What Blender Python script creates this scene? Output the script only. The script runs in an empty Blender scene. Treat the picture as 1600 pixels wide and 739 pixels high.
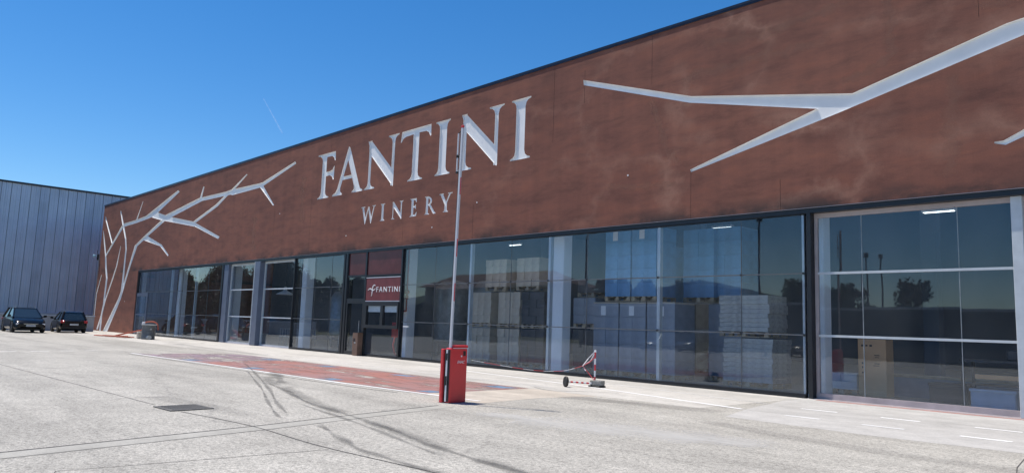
import bpy, bmesh, math, random
from mathutils import Vector, Matrix, Euler
from mathutils.noise import noise
random.seed(7)
sc = bpy.context.scene
COL = sc.collection
R_ = math.radians

# ------------------------------------------------------------------ camera
F_PX, YAW, PITCH, ROLL, CAM_H, CAM_D = 1150.7, 0.762568, 0.121933, 0.0347868, 1.452, 17.549
v = Vector((-math.cos(YAW) * math.cos(PITCH), math.sin(YAW) * math.cos(PITCH), math.sin(PITCH)))
r0 = v.cross(Vector((0, 0, 1))).normalized(); u0 = r0.cross(v)
rr = r0 * math.cos(ROLL) + u0 * math.sin(ROLL); uu = -r0 * math.sin(ROLL) + u0 * math.cos(ROLL)
cam = bpy.data.cameras.new("camera"); cam.sensor_width = 36.0; cam.lens = F_PX / 1600 * 36
cam.clip_start = 0.1; cam.clip_end = 20000
co = bpy.data.objects.new("camera", cam); COL.objects.link(co)
co.matrix_world = Matrix(((rr.x, uu.x, -v.x, 0), (rr.y, uu.y, -v.y, -CAM_D), (rr.z, uu.z, -v.z, CAM_H), (0, 0, 0, 1)))
sc.camera = co

# ------------------------------------------------------------------ sky and sun
SUN_EL = R_(68); SDX, SDY = -0.915, -0.403            # towards the sun, on the ground
w = bpy.data.worlds.new("World"); sc.world = w; w.use_nodes = True
wn = w.node_tree.nodes; wl = w.node_tree.links
bg = wn["Background"]
sky = wn.new("ShaderNodeTexSky"); sky.sky_type = 'NISHITA'; sky.sun_disc = False
sky.sun_elevation = SUN_EL; sky.sun_rotation = math.atan2(SDX, SDY)
sky.altitude = 0; sky.air_density = 1.0; sky.dust_density = 0.05; sky.ozone_density = 3.0
hsv = wn.new("ShaderNodeHueSaturation"); hsv.inputs['Saturation'].default_value = 1.34
tnt = wn.new("ShaderNodeMix"); tnt.data_type = 'RGBA'; tnt.blend_type = 'MULTIPLY'; tnt.inputs[0].default_value = 1.0
tnt.inputs[7].default_value = (.88, .93, .995, 1)
wl.new(sky.outputs[0], hsv.inputs['Color']); wl.new(hsv.outputs[0], tnt.inputs[6]); wl.new(tnt.outputs[2], bg.inputs[0])
bg.inputs[1].default_value = 0.127
sl = bpy.data.lights.new("sun", 'SUN'); sl.energy = 4.8; sl.angle = R_(0.53); sl.color = (1.0, 0.925, 0.825)
so = bpy.data.objects.new("sun", sl); COL.objects.link(so)
ray_dir = Vector((-SDX * math.cos(SUN_EL), -SDY * math.cos(SUN_EL), -math.sin(SUN_EL)))
so.rotation_euler = ray_dir.to_track_quat('-Z', 'Y').to_euler(); so.location = (0, -20, 40)
sc.view_settings.view_transform = 'Standard'; sc.view_settings.look = 'None'
sc.view_settings.exposure = 0.1; sc.view_settings.gamma = 1.0
sc.cycles.max_bounces = 8; sc.cycles.transparent_max_bounces = 12
sc.cycles.sample_clamp_indirect = 6.0

# ------------------------------------------------------------------ helpers
class MB:
    """collects shapes; build() links them as one mesh object"""
    def __init__(s): s.v = []; s.f = []; s.m = []; s.uv = {}
    def add(s, vs, fs, m=0):
        o = len(s.v); s.v += [tuple(p) for p in vs]
        for f in fs: s.f.append(tuple(o + i for i in f)); s.m.append(m)
        return s
    def box(s, x0, x1, y0, y1, z0, z1, m=0):
        return s.add([(x0,y0,z0),(x1,y0,z0),(x1,y1,z0),(x0,y1,z0),(x0,y0,z1),(x1,y0,z1),(x1,y1,z1),(x0,y1,z1)],
                     [(0,3,2,1),(4,5,6,7),(0,1,5,4),(1,2,6,5),(2,3,7,6),(3,0,4,7)], m)
    def bbox(s, x0, x1, y0, y1, z0, z1, b=0.01, m=0):
        """box with chamfered edges"""
        bm = bmesh.new(); bmesh.ops.create_cube(bm, size=1)
        for q in bm.verts: q.co = Vector(((x0+x1)/2 + q.co.x*(x1-x0), (y0+y1)/2 + q.co.y*(y1-y0), (z0+z1)/2 + q.co.z*(z1-z0)))
        bmesh.ops.bevel(bm, geom=bm.edges[:], offset=b, segments=1, affect='EDGES')
        bm.verts.index_update()
        s.add([q.co[:] for q in bm.verts], [[q.index for q in f.verts] for f in bm.faces], m); bm.free(); return s
    def cyl(s, a, b, r1, r2=None, n=12, m=0, caps=True):
        a = Vector(a); b = Vector(b); r2 = r1 if r2 is None else r2
        d = (b - a).normalized(); t = Vector((0,0,1)) if abs(d.z) < .9 else Vector((1,0,0))
        p = d.cross(t).normalized(); q = d.cross(p)
        vs = []
        for c, r in ((a, r1), (b, r2)):
            for i in range(n):
                an = 2*math.pi*i/n; vs.append(c + p*math.cos(an)*r + q*math.sin(an)*r)
        fs = [(i, (i+1) % n, n + (i+1) % n, n + i) for i in range(n)]
        if caps: fs += [tuple(range(n-1, -1, -1)), tuple(range(n, 2*n))]
        return s.add(vs, fs, m)
    def tube(s, pts, r, n=8, m=0):
        for i in range(len(pts)-1):
            s.cyl(pts[i], pts[i+1], r, r, n, m)
        return s
    def lathe(s, prof, cx=0, cy=0, n=24, m=0):
        vs = []; fs = []
        for (r, z) in prof:
            for i in range(n):
                an = 2*math.pi*i/n; vs.append((cx + r*math.cos(an), cy + r*math.sin(an), z))
        for k in range(len(prof)-1):
            for i in range(n):
                j = (i+1) % n; fs.append((k*n+i, k*n+j, (k+1)*n+j, (k+1)*n+i))
        return s.add(vs, fs, m)
    def prism(s, poly, y0, y1, m=0):
        """polygon of (x, z) extruded from y0 to y1"""
        n = len(poly)
        area = sum(poly[i][0]*poly[(i+1)%n][1] - poly[(i+1)%n][0]*poly[i][1] for i in range(n))
        if area < 0: poly = poly[::-1]
        vs = [(x, y0, z) for x, z in poly] + [(x, y1, z) for x, z in poly]
        fs = [tuple(range(n)), tuple(range(2*n-1, n-1, -1))] + [(i, n+i, n+(i+1)%n, (i+1)%n) for i in range(n)]
        return s.add(vs, fs, m)
    def slab(s, poly, z0, z1, m=0):
        """polygon of (x, y) extruded from z0 to z1"""
        n = len(poly)
        area = sum(poly[i][0]*poly[(i+1)%n][1] - poly[(i+1)%n][0]*poly[i][1] for i in range(n))
        if area < 0: poly = poly[::-1]
        vs = [(x, y, z0) for x, y in poly] + [(x, y, z1) for x, y in poly]
        fs = [tuple(range(n-1, -1, -1)), tuple(range(n, 2*n))] + [(i, (i+1)%n, n+(i+1)%n, n+i) for i in range(n)]
        return s.add(vs, fs, m)
    def mesh(s, name, mats):
        me = bpy.data.meshes.new(name); me.from_pydata(s.v, [], s.f)
        for mm in (mats if isinstance(mats, (list, tuple)) else [mats]): me.materials.append(mm)
        me.polygons.foreach_set('material_index', s.m); me.update(); return me
    def build(s, name, mats, parent=None, loc=None, smooth=False, rot=None):
        me = s.mesh(name, mats)
        if smooth:
            me.polygons.foreach_set('use_smooth', [True]*len(me.polygons))
            try: me.set_sharp_from_angle(angle=R_(35))
            except Exception: pass
        return link(name, me, parent, loc, rot)

def link(name, me, parent=None, loc=None, rot=None):
    o = bpy.data.objects.new(name, me); COL.objects.link(o)
    if parent: o.parent = parent
    if loc is not None: o.location = loc
    if rot is not None: o.rotation_euler = rot
    return o

def tag(o, label=None, cat=None, group=None, kind=None):
    if label: o['label'] = label
    if cat: o['category'] = cat
    if group: o['group'] = group
    if kind: o['kind'] = kind
    return o

def thing(name, label, cat, loc=(0,0,0), rz=0, group=None):
    o = bpy.data.objects.new(name, None); o.empty_display_size = 0.2; COL.objects.link(o)
    o.location = loc; o.rotation_euler = (0, 0, rz)
    return tag(o, label, cat, group)

def children_of(o): return [c for c in bpy.data.objects if c.parent == o]
def copy_tree(o, parent=None):
    c = o.copy(); COL.objects.link(c); c.parent = parent
    for ch in children_of(o): copy_tree(ch, c)
    return c

# ------------------------------------------------------------------ materials
def nt(name):
    m = bpy.data.materials.new(name); m.use_nodes = True
    n = m.node_tree.nodes; b = n["Principled BSDF"]
    return m, n, m.node_tree.links, b
def coords(n, l, scale=(1,1,1), kind='Object'):
    tc = n.new("ShaderNodeTexCoord"); mp = n.new("ShaderNodeMapping"); mp.inputs['Scale'].default_value = scale
    if kind == 'World':
        g = n.new("ShaderNodeNewGeometry"); l.new(g.outputs['Position'], mp.inputs[0])
    else: l.new(tc.outputs[kind], mp.inputs[0])
    return mp.outputs[0]
def noise_n(n, l, vec, sc_, det=4, rough=.55, dist=0):
    t = n.new("ShaderNodeTexNoise"); t.inputs['Scale'].default_value = sc_; t.inputs['Detail'].default_value = det
    t.inputs['Roughness'].default_value = rough; t.inputs['Distortion'].default_value = dist
    l.new(vec, t.inputs['Vector']); return t.outputs['Fac']
def ramp(n, l, fac, stops):
    r = n.new("ShaderNodeValToRGB"); e = r.color_ramp.elements
    while len(e) < len(stops): e.new(0.5)
    for i, (p, c) in enumerate(stops):
        e[i].position = p; e[i].color = (c if isinstance(c, tuple) else (c, c, c)) + (1,)
    l.new(fac, r.inputs[0]); return r.outputs[0]
def mix(n, l, a, b, fac, mode='MIX'):
    x = n.new("ShaderNodeMix"); x.data_type = 'RGBA'; x.blend_type = mode; x.clamp_factor = True
    for sock, val in ((x.inputs[6], a), (x.inputs[7], b), (x.inputs[0], fac)):
        if hasattr(val, 'is_output'): l.new(val, sock)
        elif isinstance(val, tuple): sock.default_value = val + (1,)
        else: sock.default_value = val
    return x.outputs[2]
def math_n(n, l, op, a, b=None, clamp=False):
    x = n.new("ShaderNodeMath"); x.operation = op; x.use_clamp = clamp
    for i, val in enumerate((a, b)):
        if val is None: continue
        if hasattr(val, 'is_output'): l.new(val, x.inputs[i])
        else: x.inputs[i].default_value = val
    return x.outputs[0]
def bump(n, l, b, h, strength=.3, dist=.01):
    x = n.new("ShaderNodeBump"); x.inputs['Strength'].default_value = strength; x.inputs['Distance'].default_value = dist
    l.new(h, x.inputs['Height']); l.new(x.outputs[0], b.inputs['Normal'])

def plain(name, c, rough=.6, metal=0, var=.18, scale=3, bmp=.15, kind='Object', coat=0, spec=.5):
    m, n, l, b = nt(name)
    vec = coords(n, l, kind=kind)
    f = noise_n(n, l, vec, scale, 5, .6)
    lo = tuple(x*(1-var) for x in c); hi = tuple(min(1, x*(1+var)) for x in c)
    l.new(ramp(n, l, f, [(.3, lo), (.7, hi)]), b.inputs['Base Color'])
    f2 = noise_n(n, l, vec, scale*12, 3)
    r = n.new("ShaderNodeMapRange"); r.inputs['To Min'].default_value = max(0, rough-.08); r.inputs['To Max'].default_value = min(1, rough+.08)
    l.new(f2, r.inputs[0]); l.new(r.outputs[0], b.inputs['Roughness'])
    b.inputs['Metallic'].default_value = metal; b.inputs['Coat Weight'].default_value = coat
    b.inputs['Specular IOR Level'].default_value = spec
    if bmp: bump(n, l, b, f2, bmp, .004)
    return m

def concrete(name, c1, c2, speck=.35, streak=.25, cracks=.0, wet=0):
    m, n, l, b = nt(name)
    vec = coords(n, l, kind='World'); vs = coords(n, l, (.12, .8, 1), 'World')
    big = noise_n(n, l, vec, .35, 5, .6)
    mid = noise_n(n, l, vec, 2.2, 6, .65)
    st = noise_n(n, l, vs, 1.0, 6, .6, .6)
    fine = noise_n(n, l, vec, 17, 5, .75)
    vfine = noise_n(n, l, vec, 55, 3, .7)
    col = ramp(n, l, big, [(.3, c1), (.7, c2)])
    col = mix(n, l, col, ramp(n, l, mid, [(.3, .78), (.7, 1.12)]), .7, 'MULTIPLY')
    col = mix(n, l, col, ramp(n, l, st, [(.33, .72), (.55, 1.05)]), streak*2, 'MULTIPLY')
    col = mix(n, l, col, ramp(n, l, fine, [(.38, .55), (.5, 1.0), (.64, 1.28)]), speck, 'MULTIPLY')
    col = mix(n, l, col, ramp(n, l, vfine, [(.38, .55), (.6, 1.28)]), speck, 'MULTIPLY')
    if cracks:
        wn_ = n.new("ShaderNodeTexNoise"); wn_.inputs['Scale'].default_value = 1.3; wn_.inputs['Detail'].default_value = 5
        l.new(vec, wn_.inputs['Vector'])
        ad = n.new("ShaderNodeVectorMath"); ad.operation = 'MULTIPLY_ADD'; ad.inputs[1].default_value = (.9, .9, 0)
        l.new(wn_.outputs['Color'], ad.inputs[0]); l.new(vec, ad.inputs[2])
        vo = n.new("ShaderNodeTexVoronoi"); vo.feature = 'DISTANCE_TO_EDGE'; vo.inputs['Scale'].default_value = .16
        l.new(ad.outputs[0], vo.inputs['Vector'])
        crk = ramp(n, l, vo.outputs['Distance'], [(0, 1.0), (.0022, .8), (.005, 0)])
        gate = ramp(n, l, noise_n(n, l, vec, .5, 2), [(.45, 0), (.6, 1)])
        fac = math_n(n, l, 'MULTIPLY', crk, gate); fac = math_n(n, l, 'MULTIPLY', fac, cracks)
        col = mix(n, l, col, (.1, .095, .09), fac)
    l.new(col, b.inputs['Base Color']); b.inputs['Roughness'].default_value = .85
    b.inputs['Specular IOR Level'].default_value = .3
    bump(n, l, b, math_n(n, l, 'ADD', fine, vfine), .35, .006)
    return m

def worn_paint(name, c, cover=.8, scale=5, c2=None, rough=.7):
    """paint with ragged worn gaps through which the ground shows"""
    m, n, l, b = nt(name)
    vec = coords(n, l, kind='World'); vs = coords(n, l, (.35, 1, 1), 'World')
    f = noise_n(n, l, vs, scale, 8, .7, .3)
    big = noise_n(n, l, vec, .6, 4)
    col = mix(n, l, c, c2 or tuple(x*.8 for x in c), ramp(n, l, big, [(.4, 0.0), (.62, 1.0)]))
    col = mix(n, l, col, ramp(n, l, noise_n(n, l, vec, 40, 4), [(.3, .75), (.7, 1.15)]), .6, 'MULTIPLY')
    l.new(col, b.inputs['Base Color']); b.inputs['Roughness'].default_value = rough
    tr = n.new("ShaderNodeBsdfTransparent"); ms = n.new("ShaderNodeMixShader")
    a = ramp(n, l, f, [(max(.01, .62-cover*.4), 0.0), (.78-cover*.4, 1.0)])
    l.new(a, ms.inputs[0]); l.new(tr.outputs[0], ms.inputs[1]); l.new(b.outputs[0], ms.inputs[2])
    l.new(ms.outputs[0], n["Material Output"].inputs[0])
    return m

def stain(name, c, amount=.6, scale=3, stretch=(1,1,1), lo_=.72, hi_=1.0):
    """soft-edged mark on the ground: uv x runs along, y across (0..1)"""
    m, n, l, b = nt(name)
    tc = n.new("ShaderNodeTexCoord"); sep = n.new("ShaderNodeSeparateXYZ"); l.new(tc.outputs['UV'], sep.inputs[0])
    vec = coords(n, l, stretch, 'World')
    f = noise_n(n, l, vec, scale, 7, .68, .4)
    def hump(o):  # 4t(1-t)
        i = math_n(n, l, 'SUBTRACT', 1.0, o); q = math_n(n, l, 'MULTIPLY', o, i); return math_n(n, l, 'MULTIPLY', q, 4.0)
    h = math_n(n, l, 'MULTIPLY', hump(sep.outputs[1]), math_n(n, l, 'MINIMUM', math_n(n, l, 'MULTIPLY', hump(sep.outputs[0]), 3.0), 1.0))
    s_ = math_n(n, l, 'ADD', math_n(n, l, 'MULTIPLY', h, .62), f)
    s_ = math_n(n, l, 'DIVIDE', s_, 1.7)
    a = ramp(n, l, s_, [(0.0, 0.0), (lo_/1.7, 0.0), (min(1, hi_/1.7), amount)])
    l.new(ramp(n, l, noise_n(n, l, vec, 30, 3), [(.3, tuple(x*.85 for x in c)), (.7, c)]), b.inputs['Base Color'])
    b.inputs['Roughness'].default_value = .85
    tr = n.new("ShaderNodeBsdfTransparent"); ms = n.new("ShaderNodeMixShader")
    l.new(a, ms.inputs[0]); l.new(tr.outputs[0], ms.inputs[1]); l.new(b.outputs[0], ms.inputs[2])
    l.new(ms.outputs[0], n["Material Output"].inputs[0])
    return m

def facade_paint():
    m, n, l, b = nt("brown_render")
    vec = coords(n, l, kind='World')
    vh = coords(n, l, (.35, 1, 1.3), 'World'); vv = coords(n, l, (1.6, 1, .12), 'World')
    big = noise_n(n, l, vh, .45, 6, .6, .3)
    mid = noise_n(n, l, vh, 1.9, 9, .72, .25)
    drip = noise_n(n, l, vv, 1.4, 6, .6)
    col = ramp(n, l, big, [(.3, (.175, .070, .050)), (.55, (.220, .088, .060)), (.75, (.275, .112, .073))])
    col = mix(n, l, col, ramp(n, l, mid, [(.34, (.62, .64, .68)), (.5, (1, 1, 1)), (.66, (1.24, 1.16, 1.06))]), .75, 'MULTIPLY')
    col = mix(n, l, col, ramp(n, l, drip, [(.3, .86), (.5, 1.0), (.72, 1.14)]), .6, 'MULTIPLY')
    # pale wandering damp lines
    wn_ = n.new("ShaderNodeTexNoise"); wn_.inputs['Scale'].default_value = .8; wn_.inputs['Detail'].default_value = 6; wn_.inputs['Roughness'].default_value = .62
    l.new(vec, wn_.inputs['Vector'])
    ad = n.new("ShaderNodeVectorMath"); ad.operation = 'MULTIPLY_ADD'; ad.inputs[1].default_value = (2.6, 0, 2.2)
    l.new(wn_.outputs['Color'], ad.inputs[0])
    mp = n.new("ShaderNodeMapping"); mp.inputs['Scale'].default_value = (.8, 1, 1.3); l.new(vec, mp.inputs[0]); l.new(mp.outputs[0], ad.inputs[2])
    vo = n.new("ShaderNodeTexVoronoi"); vo.feature = 'DISTANCE_TO_EDGE'; vo.inputs['Scale'].default_value = .3
    l.new(ad.outputs[0], vo.inputs['Vector'])
    ln = ramp(n, l, vo.outputs['Distance'], [(0, 1.0), (.03, .55), (.09, 0.0)])
    sep = n.new("ShaderNodeSeparateXYZ"); l.new(vec, sep.inputs[0])
    right = n.new("ShaderNodeMapRange"); right.inputs['From Min'].default_value = -22; right.inputs['From Max'].default_value = -10
    right.inputs['To Min'].default_value = .08; l.new(sep.outputs[0], right.inputs[0])
    gate = math_n(n, l, 'MULTIPLY', ramp(n, l, noise_n(n, l, vec, .45, 3), [(.42, 0.0), (.62, 1.0)]), right.outputs[0])
    col = mix(n, l, col, (.40, .215, .15), math_n(n, l, 'MULTIPLY', math_n(n, l, 'MULTIPLY', ln, gate), .55))
    # black mould creeping up from the drip edge over the glazing
    up = n.new("ShaderNodeMapRange"); up.inputs['From Min'].default_value = 4.58; up.inputs['From Max'].default_value = 5.05
    up.inputs['To Min'].default_value = 1.0; up.inputs['To Max'].default_value = 0.0; l.new(sep.outputs[2], up.inputs[0])
    mg = noise_n(n, l, coords(n, l, (.5, 1, .9), 'World'), 1.1, 6, .6)
    mo = math_n(n, l, 'MULTIPLY', up.outputs[0], ramp(n, l, mg, [(.43, 0.05), (.56, 1.0)]))
    low = n.new("ShaderNodeMapRange"); low.inputs['From Min'].default_value = 4.57; low.inputs['From Max'].default_value = 4.6; l.new(sep.outputs[2], low.inputs[0])
    col = mix(n, l, col, (.035, .03, .03), math_n(n, l, 'MULTIPLY', mo, low.outputs[0]))
    fine = noise_n(n, l, vec, 30, 5, .7)
    col = mix(n, l, col, ramp(n, l, fine, [(.3, .82), (.7, 1.14)]), .5, 'MULTIPLY')
    l.new(col, b.inputs['Base Color']); b.inputs['Roughness'].default_value = .8
    b.inputs['Specular IOR Level'].default_value = .35
    bump(n, l, b, math_n(n, l, 'ADD', fine, math_n(n, l, 'MULTIPLY', mid, 1.5)), .35, .006)
    return m

def glazing(name, tint=(.895, .935, .97), base=.0, gain=1.15, wave=.02):
    m, n, l, b = nt(name); n.remove(b)
    ge = n.new("ShaderNodeNewGeometry"); dt = n.new("ShaderNodeVectorMath"); dt.operation = 'DOT_PRODUCT'
    l.new(ge.outputs['Normal'], dt.inputs[0]); l.new(ge.outputs['Incoming'], dt.inputs[1])
    cs = math_n(n, l, 'SUBTRACT', 1.0, math_n(n, l, 'ABSOLUTE', dt.outputs['Value']), True)
    refl = math_n(n, l, 'ADD', math_n(n, l, 'MULTIPLY', math_n(n, l, 'POWER', cs, 5.0), .96), .042)
    vec = coords(n, l, kind='World')
    bp = n.new("ShaderNodeBump"); bp.inputs['Strength'].default_value = wave; bp.inputs['Distance'].default_value = .05
    l.new(noise_n(n, l, vec, .9, 1, .4), bp.inputs['Height'])
    tr = n.new("ShaderNodeBsdfTransparent"); tr.inputs[0].default_value = tint + (1,)
    gl = n.new("ShaderNodeBsdfGlossy"); gl.inputs['Roughness'].default_value = .004; gl.inputs['Color'].default_value = (.93, .97, 1, 1)
    l.new(bp.outputs[0], gl.inputs['Normal'])
    # a film of dust that catches some light
    df = n.new("ShaderNodeBsdfDiffuse"); df.inputs[0].default_value = (.5, .52, .52, 1)
    dm = n.new("ShaderNodeMixShader")
    l.new(ramp(n, l, noise_n(n, l, coords(n, l, (1, 1, .3), 'World'), 1.2, 7, .65), [(.35, .008), (.75, .045)]), dm.inputs[0])
    l.new(tr.outputs[0], dm.inputs[1]); l.new(df.outputs[0], dm.inputs[2])
    ms = n.new("ShaderNodeMixShader")
    l.new(math_n(n, l, 'ADD', math_n(n, l, 'MULTIPLY', refl, gain), base, True), ms.inputs[0])
    l.new(dm.outputs[0], ms.inputs[1]); l.new(gl.outputs[0], ms.inputs[2])
    l.new(ms.outputs[0], n["Material Output"].inputs[0])
    return m

def emit(name, c, s):
    m, n, l, b = nt(name)
    b.inputs['Base Color'].default_value = (.8, .8, .8, 1)
    b.inputs['Emission Color'].default_value = c + (1,); b.inputs['Emission Strength'].default_value = s
    return m

def leaf_mat(name, c1, c2):
    m, n, l, b = nt(name)
    oi = n.new("ShaderNodeNewGeometry")
    l.new(ramp(n, l, oi.outputs['Random Per Island'], [(0, c1), (1, c2)]), b.inputs['Base Color'])
    b.inputs['Roughness'].default_value = .6
    return m

M = dict(
    facade=facade_paint(),
    recess=plain('recess_white', (.82, .82, .81), .6, 0, .05, 1.5, .1, 'World'),
    groove=plain('joint_sealant', (.10, .06, .05), .8, kind='World'),
    coping=plain('dark_coping_metal', (.035, .04, .055), .35, .6, .2, 2, .05),
    drip=plain('drip_edge_metal', (.28, .26, .28), .45, .5, .15, 4, .05),
    black=plain('black_aluminium', (.012, .014, .018), .38, .0, .2, 4, .05),
    blueal=plain('blue_grey_aluminium', (.13, .155, .21), .45, .2, .12, 2, .05),
    white_al=plain('pale_aluminium', (.5, .54, .57), .4, .0, .08, 4, .05),
    sill=plain('pinkish_stone_sill', (.42, .37, .37), .7, 0, .15, 3, .1),
    glass=glazing('window_glass'),
    brownglass=plain('brown_enamelled_glass', (.105, .030, .032), .22, 0, .25, 1.5, 0, coat=0, spec=.25),
    signred=plain('dark_red_sign', (.17, .035, .035), .35, 0, .2, 3, .05),
    white=plain('white_paint', (.78, .78, .78), .5, 0, .05, 3, .05),
    boom=plain('pale_grey_boom', (.60,.60,.62), .5, 0, .08, 2, .05),
    blind=plain('white_blind', (.7, .72, .72), .7, 0, .08, 10, .1),
    column=plain('white_concrete_column', (.86, .88, .90), .7, 0, .06, 1, .1),
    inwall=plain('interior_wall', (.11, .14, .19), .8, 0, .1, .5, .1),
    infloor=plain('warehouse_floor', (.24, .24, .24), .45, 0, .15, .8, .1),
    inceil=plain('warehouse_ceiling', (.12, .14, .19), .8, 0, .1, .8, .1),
    lamp=emit('lit_tube', (.95, 1, .95), 3.5),
    lot=concrete('lot_concrete', (.415, .395, .35), (.50, .478, .425), .8, .38, .35),
    apron=concrete('apron_concrete', (.53, .505, .455), (.60, .575, .525), .25, .35, .4),
    patch=concrete('smooth_concrete', (.49, .475, .445), (.54, .525, .495), .2, .25, .2),
    gutter=concrete('gutter_concrete', (.405, .39, .345), (.45, .435, .39), .2, .1, 0),
    cream=concrete('cream_concrete', (.53, .47, .39), (.58, .52, .44), .2, .3, .3),
    joint=plain('joint_dirt', (.09, .085, .08), .9, 0, .3, 8, .2, 'World'),
    redpaint=worn_paint('worn_red_paint', (.37, .16, .13), .66, 1.7, (.33, .20, .19)),
    lilac=worn_paint('worn_lilac_paint', (.27, .2, .24), .55, 1.7, (.31, .22, .23)),
    bluepaint=worn_paint('worn_blue_paint', (.17, .27, .40), .72, 5),
    whitepaint=worn_paint('worn_white_paint', (.93, .93, .91), 1.1, 7),
    faintwhite=worn_paint('faint_white_paint', (.78, .77, .74), .7, 6),
    redline=worn_paint('red_line_paint', (.5, .15, .12), .8, 6),
    tyre=stain('tyre_rubber', (.09, .088, .085), .40, 2.4, (.45, 3.2, 1), .86, 1.18),
    wallstain=stain('pale_water_stain', (.38, .19, .135), .40, 3.2, (1,1,1), .50, 1.4),
    spill=stain('pale_spill', (.66, .65, .62), .8, 1.2, (.8,1.6,1), .6, 1.5),
    smear=stain('dark_rubber_smear', (.11, .108, .105), .42, 3.2, (.5,1.6,1), .62, 1.5),
    grate=plain('dusty_iron', (.15,.145,.135), .9, 0, .3, 9, .2),
    pitm=plain('silted_pit', (.07,.068,.06), .95, 0, .3, 9, .2),
    dirt=stain('grey_dirt', (.25, .24, .225), .18, 1.4, (.6, 1.3, 1)),
    clad=plain('blue_grey_cladding', (.50, .58, .70), .42, .3, .10, .35, .04, 'World'),
    clad2=plain('darker_cladding', (.44, .52, .64), .42, .3, .10, .5, .04, 'World'),
    plinth=plain('grey_plinth', (.33, .35, .38), .8, 0, .15, 1, .1),
    red=plain('red_cabinet_paint', (.68, .035, .040), .38, 0, .07, 4, .04, coat=.2),
    redtape=plain('red_plastic', (.62, .05, .06), .5, 0, .1, 10, 0),
    rubber=plain('black_rubber', (.015, .015, .015), .6, 0, .2, 10, .1),
    steeld=plain('dull_steel', (.13, .14, .15), .5, .4, .2, 5, .05),
    steel=plain('galvanised_steel', (.34, .36, .37), .45, .55, .2, 5, .05),
    corten=plain('brown_bin_paint', (.17, .10, .07), .55, .1, .2, 5, .05),
    darkin=plain('bin_inside', (.03, .02, .02), .7),
    orange=plain('orange_board', (.52, .12, .06), .6, 0, .2, 4, .1),
    block=concrete('block_concrete', (.24, .235, .215), (.33, .325, .30), .6, .1, 0),
    carblack=plain('black_car_paint', (.006, .007, .009), .14, .0, .1, 3, 0, coat=.12, spec=.25),
    carred=plain('dark_red_car_paint', (.16, .01, .012), .2, .2, .1, 3, 0, coat=1),
    cargrey=plain('grey_car_paint', (.16, .17, .18), .22, .5, .1, 3, 0, coat=1),
    carglass=plain('car_glass', (.02, .03, .035), .05, 0, .1, 3, 0, spec=.9),
    chrome=plain('bright_trim', (.75, .76, .78), .15, 1, .05, 3, 0),
    lens=plain('clear_lens', (.72, .74, .76), .08, .4, .05, 3, 0),
    tail=plain('red_tail_lens', (.35, .01, .012), .12, 0, .1, 3, 0, coat=1),
    plate=plain('number_plate', (.45, .47, .49), .5, 0, .05, 8, 0),
    tyre_m=plain('tyre', (.018, .018, .018), .8, 0, .2, 12, .2),
    blueload=plain('blue_wrapped_boxes', (.13, .30, .52), .35, 0, .22, 2.2, .2, coat=.3),
    greyload=plain('grey_blue_wrapped_boxes', (.27, .30, .35), .4, 0, .18, 2.5, .2, coat=.2),
    cardload=plain('grey_cardboard_boxes', (.52, .44, .34), .65, 0, .2, 2, .1),
    paleload=plain('pale_grey_bundles', (.46, .45, .42), .6, 0, .35, 4, .15),
    palecrate=plain('pale_blue_plastic', (.36, .46, .58), .5, 0, .1, 3, .05),
    darkload=plain('dark_crates', (.05, .05, .055), .5, 0, .2, 3, .1),
    kraft=plain('kraft_cardboard', (.66, .38, .19), .75, 0, .08, 3, .05),
    wood=plain('pallet_wood', (.42, .33, .22), .75, 0, .25, 6, .15),
    darkprint=plain('dark_print', (.07, .05, .04), .7),
    redpipe=plain('red_fire_pipe', (.33, .03, .03), .45, 0, .1, 5, .05),
    bark=plain('bark', (.10, .075, .055), .9, 0, .3, 8, .3),
    leafd=leaf_mat('dark_leaves', (.018, .035, .012), (.05, .085, .025)),
    leafm=leaf_mat('mid_leaves', (.03, .06, .018), (.08, .12, .035)),
    hedge=leaf_mat('hedge_leaves', (.012, .022, .010), (.035, .055, .02)),
    added_skylight=None,
    farwall=plain('dark_shed_wall', (.06, .065, .07), .7, 0, .2, .6, .1),
    farpale=plain('pale_far_wall', (.20, .19, .17), .8, 0, .1, .5, .1),
    roof=plain('brown_roof_tiles', (.17, .10, .07), .8, 0, .25, 2, .3),
    added_hill=plain('added_wooded_hill', (.05,.075,.05), .9, 0, .3, .03, 0, 'World'),
    grass=plain('dry_verge', (.12, .12, .05), .9, 0, .35, .8, .3, 'World'),
    bluelamp=plain('pale_blue_lamp_case', (.35, .62, .75), .3, 0, .1, 5, 0),
    contrail=None,
)

def added_skylight_mat():  # sheet for the added roof openings, diffuses sunlight into the warehouse
    m, n, l, b = nt('added_translucent_sheet')
    t = n.new("ShaderNodeBsdfTranslucent"); t.inputs[0].default_value = (.88, .92, .95, 1)
    ms = n.new("ShaderNodeMixShader"); ms.inputs[0].default_value = .25
    b.inputs['Base Color'].default_value = (.6, .62, .62, 1)
    l.new(t.outputs[0], ms.inputs[1]); l.new(b.outputs[0], ms.inputs[2]); l.new(ms.outputs[0], n["Material Output"].inputs[0]); return m
M['added_skylight'] = added_skylight_mat()

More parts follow.
